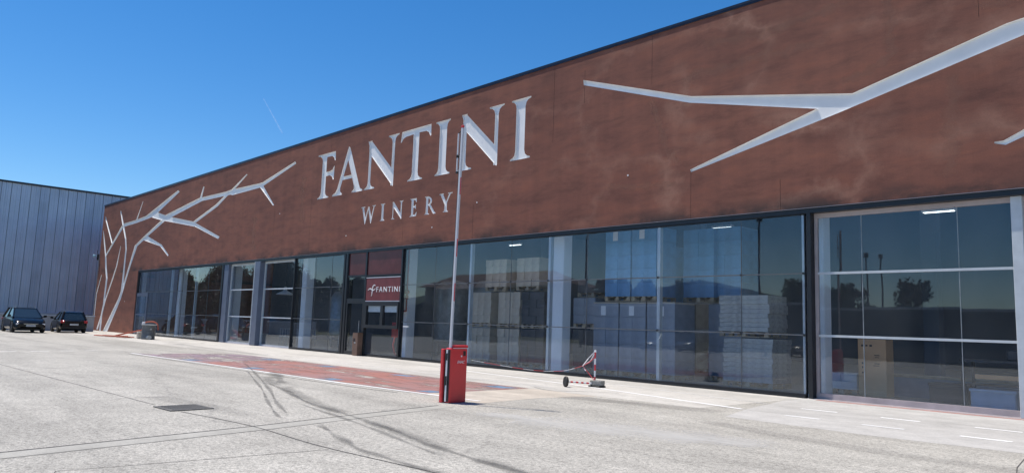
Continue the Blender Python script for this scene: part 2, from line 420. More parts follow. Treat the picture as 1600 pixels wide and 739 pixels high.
# ================================================================== GROUND
def sheet(name, poly, z, mat_, label=None, kind='structure'):
    if z > 0: z *= .4
    m = MB(); n = len(poly)
    area = sum(poly[i][0]*poly[(i+1)%n][1] - poly[(i+1)%n][0]*poly[i][1] for i in range(n))
    if area < 0: poly = poly[::-1]
    m.add([(x, y, z) for x, y in poly], [tuple(range(n))]); o = m.build(name, mat_)
    tag(o, label, kind=kind); return o
def strip(name, pts, widths, z, mat_, label=None):
    """ribbon on the ground with uv: along, across"""
    z *= .4
    vs = []; fs = []; n = len(pts); acc = [0]
    for i in range(1, n): acc.append(acc[-1] + (Vector(pts[i]) - Vector(pts[i-1])).length)
    for i, p in enumerate(pts):
        a = Vector(pts[max(0, i-1)]); b = Vector(pts[min(n-1, i+1)]); d = (b-a).normalized(); nn = Vector((-d.y, d.x))
        wd = widths[i] if isinstance(widths, (list, tuple)) else widths
        vs += [(p[0]+nn.x*wd/2, p[1]+nn.y*wd/2, z), (p[0]-nn.x*wd/2, p[1]-nn.y*wd/2, z)]
    for i in range(n-1): fs.append((2*i, 2*i+1, 2*i+3, 2*i+2))
    me = bpy.data.meshes.new(name); me.from_pydata(vs, [], fs); me.materials.append(mat_)
    uv = me.uv_layers.new(name='UVMap')
    for pl in me.polygons:
        for li in pl.loop_indices:
            vi = me.loops[li].vertex_index; uv.data[li].uv = (acc[vi//2]/acc[-1], vi % 2)
    if me.polygons[0].normal.z < 0: me.flip_normals()
    o = link(name, me); tag(o, label, kind='structure'); return o
def smooth_pts(pts, k=6):
    out = []
    for i in range(len(pts)-1):
        p0 = Vector(pts[max(0,i-1)]); p1 = Vector(pts[i]); p2 = Vector(pts[i+1]); p3 = Vector(pts[min(len(pts)-1,i+2)])
        for j in range(k):
            t = j/k
            q = 0.5*((2*p1)+(p2-p0)*t+(2*p0-5*p1+4*p2-p3)*t*t+(3*p1-p0-3*p2+p3)*t**3); out.append(tuple(q))
    out.append(tuple(pts[-1])); return out

sheet('ground', [(-900,-900),(900,-900),(900,900),(-900,900)], -0.03, M['grass'], 'dry verge and open ground reaching to the horizon')
hm = MB(); NX = 60; hv = []; rh = random.Random(3)  # added ridge that blocks the bright horizon sky mirrored in the glass
for i in range(NX+1):
    x = -900 + i*25; top_ = 26 + 12*math.sin(i*.35) + 7*math.sin(i*.9+1) + rh.uniform(-2,2)
    hv += [(x, -430 + 14*math.sin(i*.6), -1), (x, -560 + 20*math.sin(i*.4), top_), (x, -760, top_*.8)]
hm.add(hv, [(3*i+k, 3*i+3+k, 3*i+4+k, 3*i+1+k) for i in range(NX) for k in (0, 1)])
tag(hm.build('added_hills', M['added_hill'], smooth=True), 'low green ridge added far behind the camera to cover the bright horizon', kind='structure')
sheet('car_park', [(-63.2,-40),(45,-40),(45,1),(-63.2,1)], 0, M['lot'], 'worn grey concrete car park in front of the winery')
sheet('pavement', [(-68,-4.65),(-8.05,-4.65),(-8.05,.6),(-68,.6)], .004, M['apron'], 'pale concrete apron running along the glass front')
sheet('pavement', [(-8.04,-1.0),(-7.45,-3.9),(-7.0,-5.45),(-4.5,-5.6),(-1.5,-5.4),(20,-5.6),(20,.6),(-8.04,.6)], .004, M['patch'], 'smooth pale concrete slab under the right-hand windows')
sheet('pavement', [(-12.62,-8.0),(-12.62,-4.66),(-10.6,-4.66),(-10.85,-6.3),(-10.62,-8.05)], .004, M['cream'], 'cream concrete slab between red paint and barrier')
sheet('painted_area', [(-29.4,-8.42),(-29.4,-5.2),(-27.6,-4.75),(-23.2,-4.8),(-22.4,-8.2)], .004, M['lilac'], 'worn lilac painted rectangle on the ground')
sheet('painted_area', [(-24.2,-8.25),(-24.4,-4.8),(-12.62,-4.75),(-12.62,-7.85)], .008, M['redpaint'], 'worn red painted rectangle on the ground by the barrier')
for i, (x, y, a, b_) in enumerate([(-13.3,-5.15,.75,.5),(-12.95,-7.5,.5,.42),(-17.2,-5.2,.8,.35),(-16.6,-7.8,.6,.45),(-21.3,-5.2,.9,.4),(-20.9,-7.85,.6,.5),(-25.3,-5.2,.8,.5),(-25.2,-8.0,.7,.45)]):
    sheet('blue_marking', [(x-a/2,y-b_/2),(x+a/2,y-b_/2+.04),(x+a/2+.1,y+b_/2),(x-a/2+.1,y+b_/2-.03)], .012, M['bluepaint'], 'small worn blue patch at the edge of the red painted area')
strip('painted_line', [(-29.6,-8.52),(-22,-8.30),(-15.3,-8.14),(-12.5,-7.92),(-10.9,-7.85)], .11, .016, M['whitepaint'], 'long white line along the near edge of the red paint')
strip('painted_line', [(-20,-1.65),(-12.7,-2.72),(-7.5,-3.92)], .12, .012, M['whitepaint'], 'white line slanting along the pavement')
strip('painted_line', [(-22,-.42),(-12.74,-1.36),(-7.8,-2.30)], .08, .012, M['faintwhite'], 'faint white line nearest the glass front')
strip('painted_line', [(-29,-3.55),(-20,-3.75),(-12.6,-4.0)], .07, .012, M['faintwhite'], 'faint white line beyond the red paint')
for (x0, x1, y) in [(-6.94,-6.20,-2.58),(-5.36,-4.68,-2.65),(-3.82,-3.12,-2.62),(-2.3,-1.6,-2.62),(-6.52,-5.86,-4.15),(-5.11,-4.43,-4.22),(-3.62,-2.92,-4.23),(-2.1,-1.4,-4.25)]:
    strip('painted_dash', [(x0,y),(x1,y)], .12, .012, M['whitepaint'], 'short white dash on the smooth pale slab')
for (x, y0, y1) in [(-30.9,-12.4,-11.9),(-31.0,-11.45,-10.9),(-31.4,-10.45,-9.95),(-31.7,-9.5,-9.1),(-30.8,-13.6,-13.0)]:
    strip('painted_dash', [(x,y0),(x,y1)], .22, .006, M['faintwhite'], 'faint white dash on the far car park')
strip('painted_line', [(-7.7,-.13),(8,-.13)], .14, .012, M['redline'], 'thin red line along the foot of the right-hand window')
# smooth gutter strip with a dark joint at its far side
gp = [(-7.6,-20),(-8.95,-16.0),(-9.55,-12.9),(-10.05,-10.9),(-10.5,-9.0)]
strip('gutter_strip', gp, [.40,.38,.36,.34,.30], .004, M['gutter'], 'smooth concrete gutter strip crossing the car park')
strip('ground_joint', [(x-.19, y-.03) for x, y in gp], [.055,.045,.04,.035,.03], .008, M['joint'], 'dark joint at the edge of the gutter strip')
strip('ground_joint', [(x+.17, y+.02) for x, y in gp], [.012,.012,.012,.012,.01], .008, M['joint'], 'thin joint at the near edge of the gutter strip')
strip('ground_joint', smooth_pts([(-30,-13.7),(-23.2,-13.54),(-17,-13.36),(-12.75,-13.23)]), .022, .004, M['joint'], 'expansion joint leading to the drain grate')
strip('ground_joint', smooth_pts([(-11.7,-13.2),(-9.8,-12.97),(-7.87,-13.01),(-5.84,-12.86),(-3.5,-12.8)]), .020, .009, M['joint'], 'expansion joint running on from the drain grate')
strip('ground_joint', [(-5.0,-17.5),(-6.6,-16.2),(-7.86,-15.7),(-7.75,-14.6),(-7.6,-13.05)], .012, .009, M['joint'], 'fine crack in the near concrete')
strip('ground_joint', smooth_pts([(-12.9,-4.3),(-12,-4.6),(-11.4,-3.9),(-10.9,-3.5)]), .03, .010, M['joint'], 'dark crack by the cream slab')
strip('ground_joint', smooth_pts([(-10.6,-8.0),(-9.7,-7.9),(-9.1,-7.68)]), .012, .009, M['joint'], 'hairline joint beside the barrier')
strip('ground_joint', [(-2.2,-7.4),(-2.3,-6.9),(-2.36,-6.4),(-2.42,-5.9)], .012, .009, M['joint'], 'short crack at the right edge')
strip('ground_joint', smooth_pts([(-29.2,-8.75),(-22,-8.6),(-15,-8.46),(-13,-8.3)]), .05, .006, M['joint'], 'dirty joint beside the long white line')
# tyre marks curving out of the painted area towards the camera
def tyre(pts, w_, k, lab):
    p = smooth_pts(pts); strip('tyre_mark', p, [w_*(1+.45*math.sin(j*.8+k)) for j in range(len(p))], .020+.003*k, M['tyre'], lab)
TA = [(-23.96,-6.82),(-20.63,-8.03),(-17.5,-9.24),(-14.75,-10.32),(-12.34,-11.34),(-10.86,-11.91),(-9.79,-12.28)]
TB = [(-16.62,-9.66),(-14.66,-10.08),(-12.12,-10.87),(-10.3,-11.19),(-8.81,-11.48),(-7.2,-11.88),(-6.25,-12.05),(-5.1,-12.2),(-3.6,-12.6)]
TC = [(-9.8,-12.1),(-9.35,-12.17),(-8.27,-12.51),(-7.43,-12.77),(-6.7,-12.83),(-5.79,-12.86),(-4.6,-13.0)]
tyre(TA, .13, 0, 'faint broken tyre mark running from the painted area')
tyre([(x+.3, y-.28) for x, y in TA[1:]], .10, 1, 'thin broken tyre mark beside the first')
tyre(TB, .20, 2, 'darker broken tyre mark curving towards the camera')
tyre([(x, y-.22) for x, y in TB[2:7]], .14, 3, 'thin tyre mark next to the dark one')
for k, (pp, w_) in enumerate([([(-15.3,-9.75),(-13.4,-10.4),(-11.6,-10.9),(-10.2,-11.2)], .42), ([(-9.4,-11.35),(-8.3,-11.6),(-7.3,-11.85),(-6.7,-11.95)], .36), ([(-17.8,-8.9),(-16.4,-9.5),(-15.2,-9.9)], .35), ([(-6.3,-12.0),(-5.5,-12.15),(-4.6,-12.3)], .3)]):
    strip('rubber_smear', smooth_pts(pp), w_, .036+.003*k, M['smear'], 'soft dark rubber smear in the tyre tracks')
tyre(TC, .20, 4, 'faint dotted tyre mark nearest the camera')
tyre([(-19.5,-7.9),(-17.2,-8.9),(-15.6,-9.5)], .5, 5, 'dark rubber smear by the white line')
strip('pale_spill', smooth_pts([(-9.6,-9.2),(-8.3,-8.95),(-7.2,-8.75),(-6.0,-8.45),(-4.6,-7.9)]), [.8]*6+[1.7]*14+[1.2]*5, .020, M['spill'], 'pale cement spill on the car park')
for k, (pp, wd) in enumerate([([(-7.0,-6.4),(-4.5,-7.1),(-1.5,-7.3)], .7), ([(-11,-5.6),(-9.4,-5.2),(-8.2,-5.0),(-7.2,-4.9)], 1.0), ([(-14.2,-12.9),(-12.2,-12.6),(-10.6,-12.5)], .7), ([(-3.2,-9.4),(-1,-9.8),(2,-9.6)],1.2), ([(-40,-3.4),(-33,-3.9),(-27,-4.2)], .8)]):
    strip('dirt_stain', smooth_pts(pp), wd, .022+.002*k, M['dirt'], 'soft grey dirt stain on the concrete')

# ================================================================== WINERY
XL, XR, ZT = -68.05, 9.0, 10.35
OX0, OZ = -57.85, 4.60
B_ = thing('winery_building', 'long rusty brown winery with recessed white branches, large lettering and a glass front', 'building', (0,0,0))

def hull(p):
    p = sorted(set(p))
    def cr(o, a, b): return (a[0]-o[0])*(b[1]-o[1]) - (a[1]-o[1])*(b[0]-o[0])
    lo = []; up = []
    for q in p:
        while len(lo) >= 2 and cr(lo[-2], lo[-1], q) <= 0: lo.pop()
        lo.append(q)
    for q in reversed(p):
        while len(up) >= 2 and cr(up[-2], up[-1], q) <= 0: up.pop()
        up.append(q)
    return lo[:-1] + up[:-1]
def boolean(a_me, b_me, op, self_=False):
    A = bpy.data.objects.new('a', a_me); Bo = bpy.data.objects.new('b', b_me); COL.objects.link(A); COL.objects.link(Bo)
    md = A.modifiers.new('b', 'BOOLEAN'); md.operation = op; md.object = Bo; md.solver = 'EXACT'; md.use_self = self_
    dg = bpy.context.evaluated_depsgraph_get(); dg.update()
    me = bpy.data.meshes.new_from_object(A.evaluated_get(dg))
    bpy.data.objects.remove(A); bpy.data.objects.remove(Bo); return me
DEP = {'big': .058, 'small': .04}
def union_of(polys):
    """one clean solid, y 0..1, from overlapping polygons of (x, z)"""
    me = MB().prism(polys[0], 0, 1).mesh('u', [])
    for k, p in enumerate(polys[1:]):
        e = .0005*(k+1)
        me = boolean(me, MB().prism(p, -e, 1+e).mesh('u', []), 'UNION')
    for q in me.vertices: q.co.y = 0.0 if q.co.y < .5 else 1.0
    return me
def ycopy(me, y0, y1, name):
    m2 = me.copy(); m2.name = name
    for q in m2.vertices: q.co.y = y0 if q.co.y < .5 else y1
    return m2

b, c = 7.26, 9.45
def stem(x0, x1, b, c, bs=None, cs=None, s=1.0):
    """upright stroke with bracketed serifs: bs / cs = (left, right) foot and head serif reach"""
    P = []
    if bs: P += [(bs[0], b), (bs[1], b), (bs[1], b+.05*s), ((x1+bs[1])/2, b+.09*s), (x1+(bs[1]-x1)*.15, b+.17*s), (x1, b+.32*s)]
    else: P += [(x0, b), (x1, b)]
    if cs: P += [(x1, c-.32*s), (x1+(cs[1]-x1)*.15, c-.17*s), ((x1+cs[1])/2, c-.09*s), (cs[1], c-.05*s), (cs[1], c), (cs[0], c), (cs[0], c-.05*s), ((x0+cs[0])/2, c-.09*s), (x0+(cs[0]-x0)*.15, c-.17*s), (x0, c-.32*s)]
    else: P += [(x1, c), (x0, c)]
    if bs: P += [(x0, b+.32*s), (x0+(bs[0]-x0)*.15, b+.17*s), ((x0+bs[0])/2, b+.09*s), (bs[0], b+.05*s)]
    return P
L = []   # (letter, polygons, size)
L.append(('F', [stem(-31.86,-31.47,b,c,(-32.17,-31.13),(-32.31,-31.3)),
    [(-31.6,c),(-30.69,c),(-30.66,9.0),(-30.73,9.0),(-30.82,9.17),(-31.0,9.25),(-31.6,9.27)],
    [(-31.6,8.53),(-31.1,8.53),(-30.9,8.58),(-30.76,8.74),(-30.72,8.74),(-30.74,8.08),(-30.8,8.08),(-30.92,8.25),(-31.1,8.33),(-31.6,8.33)]], 'big'))
L.append(('A', [[(-29.52,9.50),(-29.40,9.42),(-28.50,7.62),(-28.38,7.41),(-28.17,7.32),(-28.17,b),(-29.05,b),(-29.05,7.32),(-28.88,7.42),(-28.90,7.58),(-29.60,9.02),(-29.60,9.3)],
    [(-29.52,9.50),(-29.5,8.9),(-30.08,7.60),(-30.08,7.43),(-29.92,7.32),(-29.92,b),(-30.77,b),(-30.77,7.32),(-30.50,7.42),(-30.34,7.60),(-29.64,9.25)],
    [(-30.0,8.11),(-29.15,8.11),(-29.1,7.95),(-30.08,7.95)]], 'big'))
def bigN(x, sc_=1.0):
    return [stem(x+.0,x+.19,b,9.40,(x-.28,x+.54),None), [(x-.02,9.45),(x+.14,9.45),(x+1.82,7.98),(x+1.96,7.22),(x+1.93,7.20),(x+.12,8.80),(x-.02,9.1)],
            [(x-.12,9.45),(x+.2,9.45),(x+.2,9.2),(x+.0,9.2)], stem(x+1.78,x+1.97,7.24,c,None,(x+1.47,x+2.27))]
L.append(('N', bigN(-27.76), 'big'))
L.append(('T', [stem(-24.48,-24.08,b,9.35,(-24.76,-23.76),None),
    [(-25.30,c),(-23.30,c+.01),(-23.28,8.98),(-23.34,8.98),(-23.44,9.14),(-23.6,9.22),(-24.0,9.24),(-24.6,9.22),(-25.0,9.20),(-25.2,9.14),(-25.31,9.0),(-25.37,9.0)]], 'big'))
L.append(('I', [stem(-22.72,-22.27,b,c,(-22.93,-22.0),(-22.97,-22.06))], 'big'))
L.append(('N', bigN(-21.26), 'big'))
L.append(('I', [stem(-18.36,-17.91,b,c,(-18.61,-17.62),(-18.60,-17.64))], 'big'))
b2, c2 = 5.76, 6.50
L.append(('W', [[(-28.07,6.47),(-27.93,6.47),(-27.75,5.9),(-27.79,5.72),(-27.82,5.72)], [(-27.79,5.72),(-27.85,5.85),(-27.60,6.45),(-27.53,6.45)],
    [(-27.62,6.47),(-27.50,6.47),(-27.28,5.9),(-27.33,5.72),(-27.36,5.72)], [(-27.33,5.72),(-27.38,5.85),(-27.16,6.47),(-27.09,6.47)],
    [(-28.15,c2),(-27.84,c2),(-27.84,6.46),(-28.15,6.46)], [(-27.25,c2),(-27.0,c2),(-27.0,6.46),(-27.25,6.46)]], 'small'))
L.append(('I', [stem(-26.53,-26.38,b2,c2,(-26.63,-26.28),(-26.63,-26.28),.34)], 'small'))
L.append(('N', [stem(-25.71,-25.65,b2,6.46,(-25.80,-25.55),None,.34), [(-25.73,c2),(-25.64,c2),(-25.10,5.95),(-25.05,5.73),(-25.07,5.73),(-25.69,6.3)], stem(-25.13,-25.05,5.74,c2,None,(-25.23,-24.95),.34)], 'small'))
L.append(('E', [stem(-24.38,-24.24,b2,c2,(-24.49,-24.2),(-24.49,-24.2),.34), [(-24.3,c2),(-24.04,c2),(-24.03,6.34),(-24.06,6.34),(-24.12,6.42),(-24.3,6.43)],
    [(-24.3,6.19),(-24.14,6.19),(-24.09,6.24),(-24.07,6.24),(-24.07,6.06),(-24.09,6.06),(-24.14,6.12),(-24.3,6.12)], [(-24.3,b2),(-24.04,b2),(-24.0,5.93),(-24.03,5.93),(-24.12,5.83),(-24.3,5.83)]], 'small'))
arc = [(-23.3+.28*math.cos(t), 6.29+.19*math.sin(t)) for t in [math.pi/2-math.pi*k/8 for k in range(9)]]
arci = [(-23.3+.17*math.cos(t), 6.29+.13*math.sin(t)) for t in [-math.pi/2+math.pi*k/8 for k in range(9)]]
L.append(('R', [stem(-23.40,-23.26,b2,6.49,(-23.49,-23.18),(-23.49,-23.24),.34), arc+arci, [(-23.22,6.14),(-23.10,6.14),(-22.84,5.84),(-22.76,5.79),(-22.76,b2),(-22.92,b2)]], 'small'))
L.append(('Y', [[(-22.49,6.47),(-22.33,6.47),(-22.10,6.13),(-22.19,6.02)], [(-21.95,6.47),(-21.85,6.47),(-22.10,6.06),(-22.15,6.12)], stem(-22.21,-22.07,b2,6.12,(-22.30,-21.98),None,.34),
    [(-22.55,c2),(-22.28,c2),(-22.28,6.46),(-22.55,6.46)], [(-22.03,c2),(-21.75,c2),(-21.75,6.46),(-22.03,6.46)]], 'small'))

LEFT = [
[((-65.12,0.0),(-63.9,0.0)),((-61.97,2.54),(-61.32,2.5)),((-61.43,3.18),(-60.86,3.21)),((-60.92,3.8),(-60.52,3.79)),((-60.29,4.8),(-59.87,4.79)),((-59.18,6.51),(-58.61,6.42)),((-57.36,7.06),(-56.62,6.99)),((-53.93,8.0),(-53.28,7.87)),((-53.2,8.30),(-52.3,8.02)),((-47.3,8.89),(-46.74,8.65)),((-43.18,8.85),(-42.51,8.6)),((-42.5,8.89),(-42.21,8.54)),((-38.72,8.83),(-38.31,8.58)),((-38.3,8.85),(-38.05,8.66)),((-34.71,9.5),(-34.59,9.38))],
[((-61.47,3.14),(-61.01,3.13)),((-61.41,3.89),(-60.99,3.84)),((-61.38,5.08),(-61.03,5.07)),((-61.34,6.35),(-61.03,6.33)),((-61.72,7.18),(-61.39,7.16)),((-62.62,8.22),(-62.23,8.23)),((-63.55,9.42),(-63.26,9.35)),((-63.51,9.56),(-63.43,9.55))],
[((-66.43,6.13),(-66.24,5.99)),((-64.91,7.04),(-64.55,6.95)),((-62.84,8.28),(-62.4,8.12)),((-62.36,8.41),(-62.08,8.16)),((-59.4,8.47),(-59.09,8.23)),((-57.22,8.59),(-56.82,8.34)),((-56.12,8.82),(-55.49,8.42)),((-51.17,9.83),(-50.87,9.68))],
[((-67.8,8.26),(-67.71,8.25)),((-67.28,7.26),(-66.95,7.24)),((-66.5,6.02),(-66.16,6.02)),((-66.18,5.12),(-65.75,5.1)),((-65.64,4.23),(-65.21,4.22)),((-65.74,2.14),(-65.39,2.12)),((-66.05,1.3),(-65.64,1.29)),((-66.05,0.01),(-65.65,0.01))],
[((-62.64,6.66),(-62.54,6.66)),((-63.25,5.15),(-63.0,5.12)),((-64.02,4.11),(-63.72,4.09)),((-65.48,2.37),(-65.16,2.35)),((-65.96,1.38),(-65.63,1.35)),((-66.9,0.11),(-66.46,0.1))],
[((-67.52,9.42),(-67.43,9.41)),((-67.42,9.1),(-67.09,9.09)),((-65.09,7.02),(-64.77,7.05))],
[((-59.45,8.47),(-59.18,8.45)),((-58.3,9.77),(-58.2,9.75))],
[((-55.39,8.74),(-56.0,8.38)),((-53.01,8.25),(-53.59,7.94)),((-51.34,7.96),(-51.9,7.71)),((-48.04,7.45),(-47.68,7.09)),((-47.4,7.27),(-47.52,7.06)),((-43.58,6.18),(-43.77,6.06))],
[((-48.13,7.4),(-47.51,7.33)),((-44.51,8.22),(-44.23,8.07)),((-43.44,8.6),(-42.96,8.56)),((-42.52,8.85),(-41.99,8.85)),((-40.48,9.58),(-40.34,9.53))],
[((-47.19,8.88),(-46.86,8.87)),((-46.76,9.59),(-46.59,9.53))],
[((-56.45,7.04),(-57.4,6.82)),((-53.43,6.26),(-53.7,6.17)),((-51.82,5.45),(-52.01,5.4))],
[((-38.62,8.6),(-38.18,8.61)),((-36.74,7.43),(-36.86,7.41))],
]
LOW = [[((-67.03,4.54),(-66.88,4.52)),((-67.95,2.99),(-67.75,2.98)),((-67.98,1.87),(-67.78,1.86)),((-67.9,0.93),(-67.82,0.93))]]
RIGHT = [
[((-15.27,9.49),(-15.24,9.31)),((-11.22,8.11),(-11.27,7.93)),((-6.77,7.26),(-7.6,7.04))],
[((-11.24,5.99),(-11.20,5.92)),((-7.6,7.06),(-7.17,6.83)),((-6.77,7.26),(-6.4,7.02)),((-3.6,8.11),(-3.31,7.78)),((-1.6,8.35),(-1.5,7.98)),((2.5,9.1),(2.7,8.7))],
]
TWIG = [[((-3.92,5.62),(-3.92,5.585)),((-3.76,5.62),(-3.72,5.525)),((-3.39,5.80),(-3.38,5.66)),((-1.4,6.9),(-1.2,6.65)),((1.2,7.6),(1.2,7.4))]]
def quads(net):
    out = []
    for br in net:
        for i in range(len(br)-1):
            h = hull([br[i][0], br[i][1], br[i+1][0], br[i+1][1]])
            if len(h) >= 3: out.append(h)
    return out
WALLM = [M['facade'], M['recess'], M['groove']]
wm = MB()
wm.prism([(XL,0),(OX0,0),(OX0,OZ),(XR-.6,OZ),(XR-.6,0),(XR,0),(XR,ZT),(XL,ZT)], 0, .36)
wall_me = wm.mesh('facade_wall', [])
cuts = []
for nm, net, lab in (('left', LEFT, 'spreading tree of recessed white branches'), ('low', LOW, 'single thin recessed white twig at the left corner'), ('right', RIGHT, 'large recessed white forked branch'), ('twig', TWIG, 'thin recessed white twig at the right edge')):
    u = union_of(quads(net)); cuts.append((ycopy(u, -.2, .085, 'c'), 0))
    pl = ycopy(u, .058, .084, 'branch_relief'); pl.materials.clear(); pl.materials.append(M['recess'])
    tag(link('branch_relief', pl, B_), lab)
for ch, polys, size in L:
    u = union_of(polys); d = DEP[size]; cuts.append((ycopy(u, -.2, d+.027, 'c'), 0))
    pl = ycopy(u, d, d+.026, 'letter'); pl.materials.clear(); pl.materials.append(M['recess'])
    tag(link('letter', pl, B_), 'recessed white letter %s, %s' % (ch, 'large upper line' if size == 'big' else 'small lower line'))
for me, _ in cuts: wall_me = boolean(wall_me, me, 'DIFFERENCE')
# full or broken panel joints
for (x, z0, z1) in [(-16.55,7.6,10.2),(-15.2,8.7,9.32),(-15.2,9.5,9.8),(-12.57,8.75,10.25),(-11.21,4.62,5.93),(-31.1,9.5,10.2),(-28.15,6.9,7.25),(-43.0,4.62,6.0),(-4.1,8.4,10.2),(-24.9,4.62,5.6),(-8.6,4.62,5.4),(-20.5,4.62,5.9),(-32.7,4.62,7.6),(-36.6,4.62,7.2),(-40.6,4.62,8.0),(-52.6,4.62,5.9),(-0.6,4.62,7.6)]:
    wall_me = boolean(wall_me, MB().box(x-.005, x+.005, -.2, .010, z0, z1).mesh('g', []), 'DIFFERENCE')
wall_me.materials.clear()
for mm in WALLM: wall_me.materials.append(mm)
for p in wall_me.polygons:
    y = p.center.y; ys = [wall_me.vertices[i].co.y for i in p.vertices]
    if min(ys) > -.001 and max(ys) < .1 and max(ys) > .001: p.material_index = 1 if max(ys) > .03 else 2
    elif .03 < y < .1: p.material_index = 1
wall_me.name = 'facade_wall'
link('facade_wall', wall_me, B_)
# little white wall anchors
for x, z in [(-22.94,5.22),(-60.3,2.35),(-13.4,6.1),(-20.3,5.95),(-29.3,5.3),(-36.0,6.9)]:
    MB().cyl((x,-.012,z),(x,.01,z),.028,n=8).build('wall_anchor', M['white'], B_)
# pale trails where water has run behind the render
def wall_stain(pts, wd, lab):
    pts = smooth_pts(pts, 5); n = len(pts); vs = []; fs = []
    for i, p in enumerate(pts):
        a = Vector(pts[max(0,i-1)]); c_ = Vector(pts[min(n-1,i+1)]); d_ = (c_-a).normalized(); nn = Vector((-d_.y, d_.x)); q = wd*1.7*(.8+.3*math.sin(i*1.7))
        vs += [(p[0]+nn.x*q/2, -.0007, p[1]+nn.y*q/2), (p[0]-nn.x*q/2, -.0007, p[1]-nn.y*q/2)]
    for i in range(n-1): fs.append((2*i, 2*i+1, 2*i+3, 2*i+2))
    me = bpy.data.meshes.new('water_stain'); me.from_pydata(vs, [], fs); me.materials.append(M['wallstain'])
    uv = me.uv_layers.new(name='UVMap')
    for pl in me.polygons:
        for li in pl.loop_indices:
            vi = me.loops[li].vertex_index; uv.data[li].uv = ((vi//2)/(n-1), vi % 2)
    link('water_stain', me, B_)['label'] = lab
wall_stain([(-5.98,10.0),(-5.95,9.35),(-5.84,8.9),(-5.92,8.45),(-5.87,8.05),(-6.2,7.8),(-6.64,7.65),(-7.05,7.62)], .20, 'pale water trail bending down beside the big branch')
wall_stain([(-6.75,9.62),(-7.4,9.5),(-8.03,9.48),(-8.89,9.36),(-9.82,9.43),(-10.9,9.56)], .22, 'upper pale wandering water line')
wall_stain([(-7.2,8.76),(-8.38,8.70),(-9.26,8.76),(-10.21,8.66),(-11.11,8.72),(-11.5,8.45)], .26, 'lower pale wandering water line')
wall_stain([(-4.7,7.3),(-4.62,6.8),(-4.74,6.2),(-4.7,5.7),(-4.76,4.95)], .26, 'pale vertical water trail below the big branch')
wall_stain([(-12.6,8.3),(-12.45,7.9),(-12.25,7.35),(-11.95,6.6),(-11.55,6.2)], .20, 'pale water trail under the left branch tip')
wall_stain([(-14.2,5.86),(-13.2,5.72),(-12.49,5.70),(-11.7,5.64)], .14, 'short pale water line low on the wall')
wall_stain([(-3.0,9.3),(-2.6,9.0),(-3.2,8.75),(-4.2,8.6)], .25, 'pale patch over the branch at the right edge')
wall_stain([(-38.9,7.0),(-39.0,6.0),(-38.8,5.0)], .45, 'broad pale streak left of the lettering')
wall_stain([(-33.6,8.6),(-33.7,7.6),(-33.5,6.2)], .40, 'broad pale streak beside the letter F')
# coping
cp = MB(); cp.box(XL-.02, XR+.02, -.025, .42, ZT, ZT+.05); cp.box(XL-.02, XR+.02, -.025, 0-.002, ZT-.07, ZT-.001)
cp.box(XL-.02, XR+.02, -.032, -.0255, ZT-.02, ZT+.03)
cp.build('coping', M['coping'], B_)
MB().box(OX0, XR-.6, -.02, .34, OZ-.012, OZ-.0005).build('drip_edge', M['drip'], B_)
MB().box(OX0, XR-.6, .02, .36, OZ-.13, OZ-.0125).build('header_beam', M['black'], B_)
# shell: side walls, back, roof, floor
DEEP = 26
MB().box(XL, XL+.3, .361, DEEP, 0, ZT-.1).build('side_wall', M['facade'], B_)
MB().box(XR-.3, XR, .361, DEEP, 0, ZT-.1).build('side_wall', M['facade'], B_)
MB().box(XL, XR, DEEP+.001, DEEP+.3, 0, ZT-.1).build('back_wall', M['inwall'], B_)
sk = [-64.5,-55.2,-46.8,-38.3,-29.7,-21.1,-12.3,-3.5,5.2]  # added openings, unseen from outside, that brighten the dark interior
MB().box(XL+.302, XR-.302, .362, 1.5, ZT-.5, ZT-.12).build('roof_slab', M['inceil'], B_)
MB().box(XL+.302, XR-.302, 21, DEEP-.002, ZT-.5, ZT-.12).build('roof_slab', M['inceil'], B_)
xe = XL+.302
for x in sk + [None]:
    x1_ = (x-1.0) if x is not None else XR-.302
    MB().box(xe, x1_, 1.5, 21, ZT-.5, ZT-.12).build('roof_slab', M['inceil'], B_)
    if x is not None: MB().box(x-1.0, x+1.0, 1.5, 21, ZT-.2, ZT-.19).build('added_skylight', M['added_skylight'], B_); xe = x+1.0
MB().box(XL+.302, XR-.302, .362, DEEP-.002, -.02, .02).build('warehouse_floor', M['infloor'], B_)
MB().box(OX0, XR-.6, .05, .3615, -.02, .012).build('threshold', M['sill'], B_)
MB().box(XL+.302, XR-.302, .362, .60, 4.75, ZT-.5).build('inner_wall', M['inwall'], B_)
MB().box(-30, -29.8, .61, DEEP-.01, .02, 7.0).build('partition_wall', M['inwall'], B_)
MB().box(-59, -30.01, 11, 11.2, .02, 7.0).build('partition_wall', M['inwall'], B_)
for x in (-59.3,-51.1,-42.55,-34.05,-25.4,-16.72,-8.02,.9):
    MB().bbox(x-.24, x+.24-(.02 if x == -8.02 else 0), .62, 1.04, .02, ZT-.5, .02).build('column', M['column'], B_)
for y in (9,):
    for x in (-51.1,-42.55,-34.05,-25.4,-16.72,-7.93,.9):
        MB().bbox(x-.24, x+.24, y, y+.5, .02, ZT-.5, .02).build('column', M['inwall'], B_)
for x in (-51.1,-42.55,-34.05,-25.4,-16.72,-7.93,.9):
    MB().box(x-.15, x+.15, 1.15, DEEP-.01, 8.6, 9.3).build('roof_beam', M['inwall'], B_)
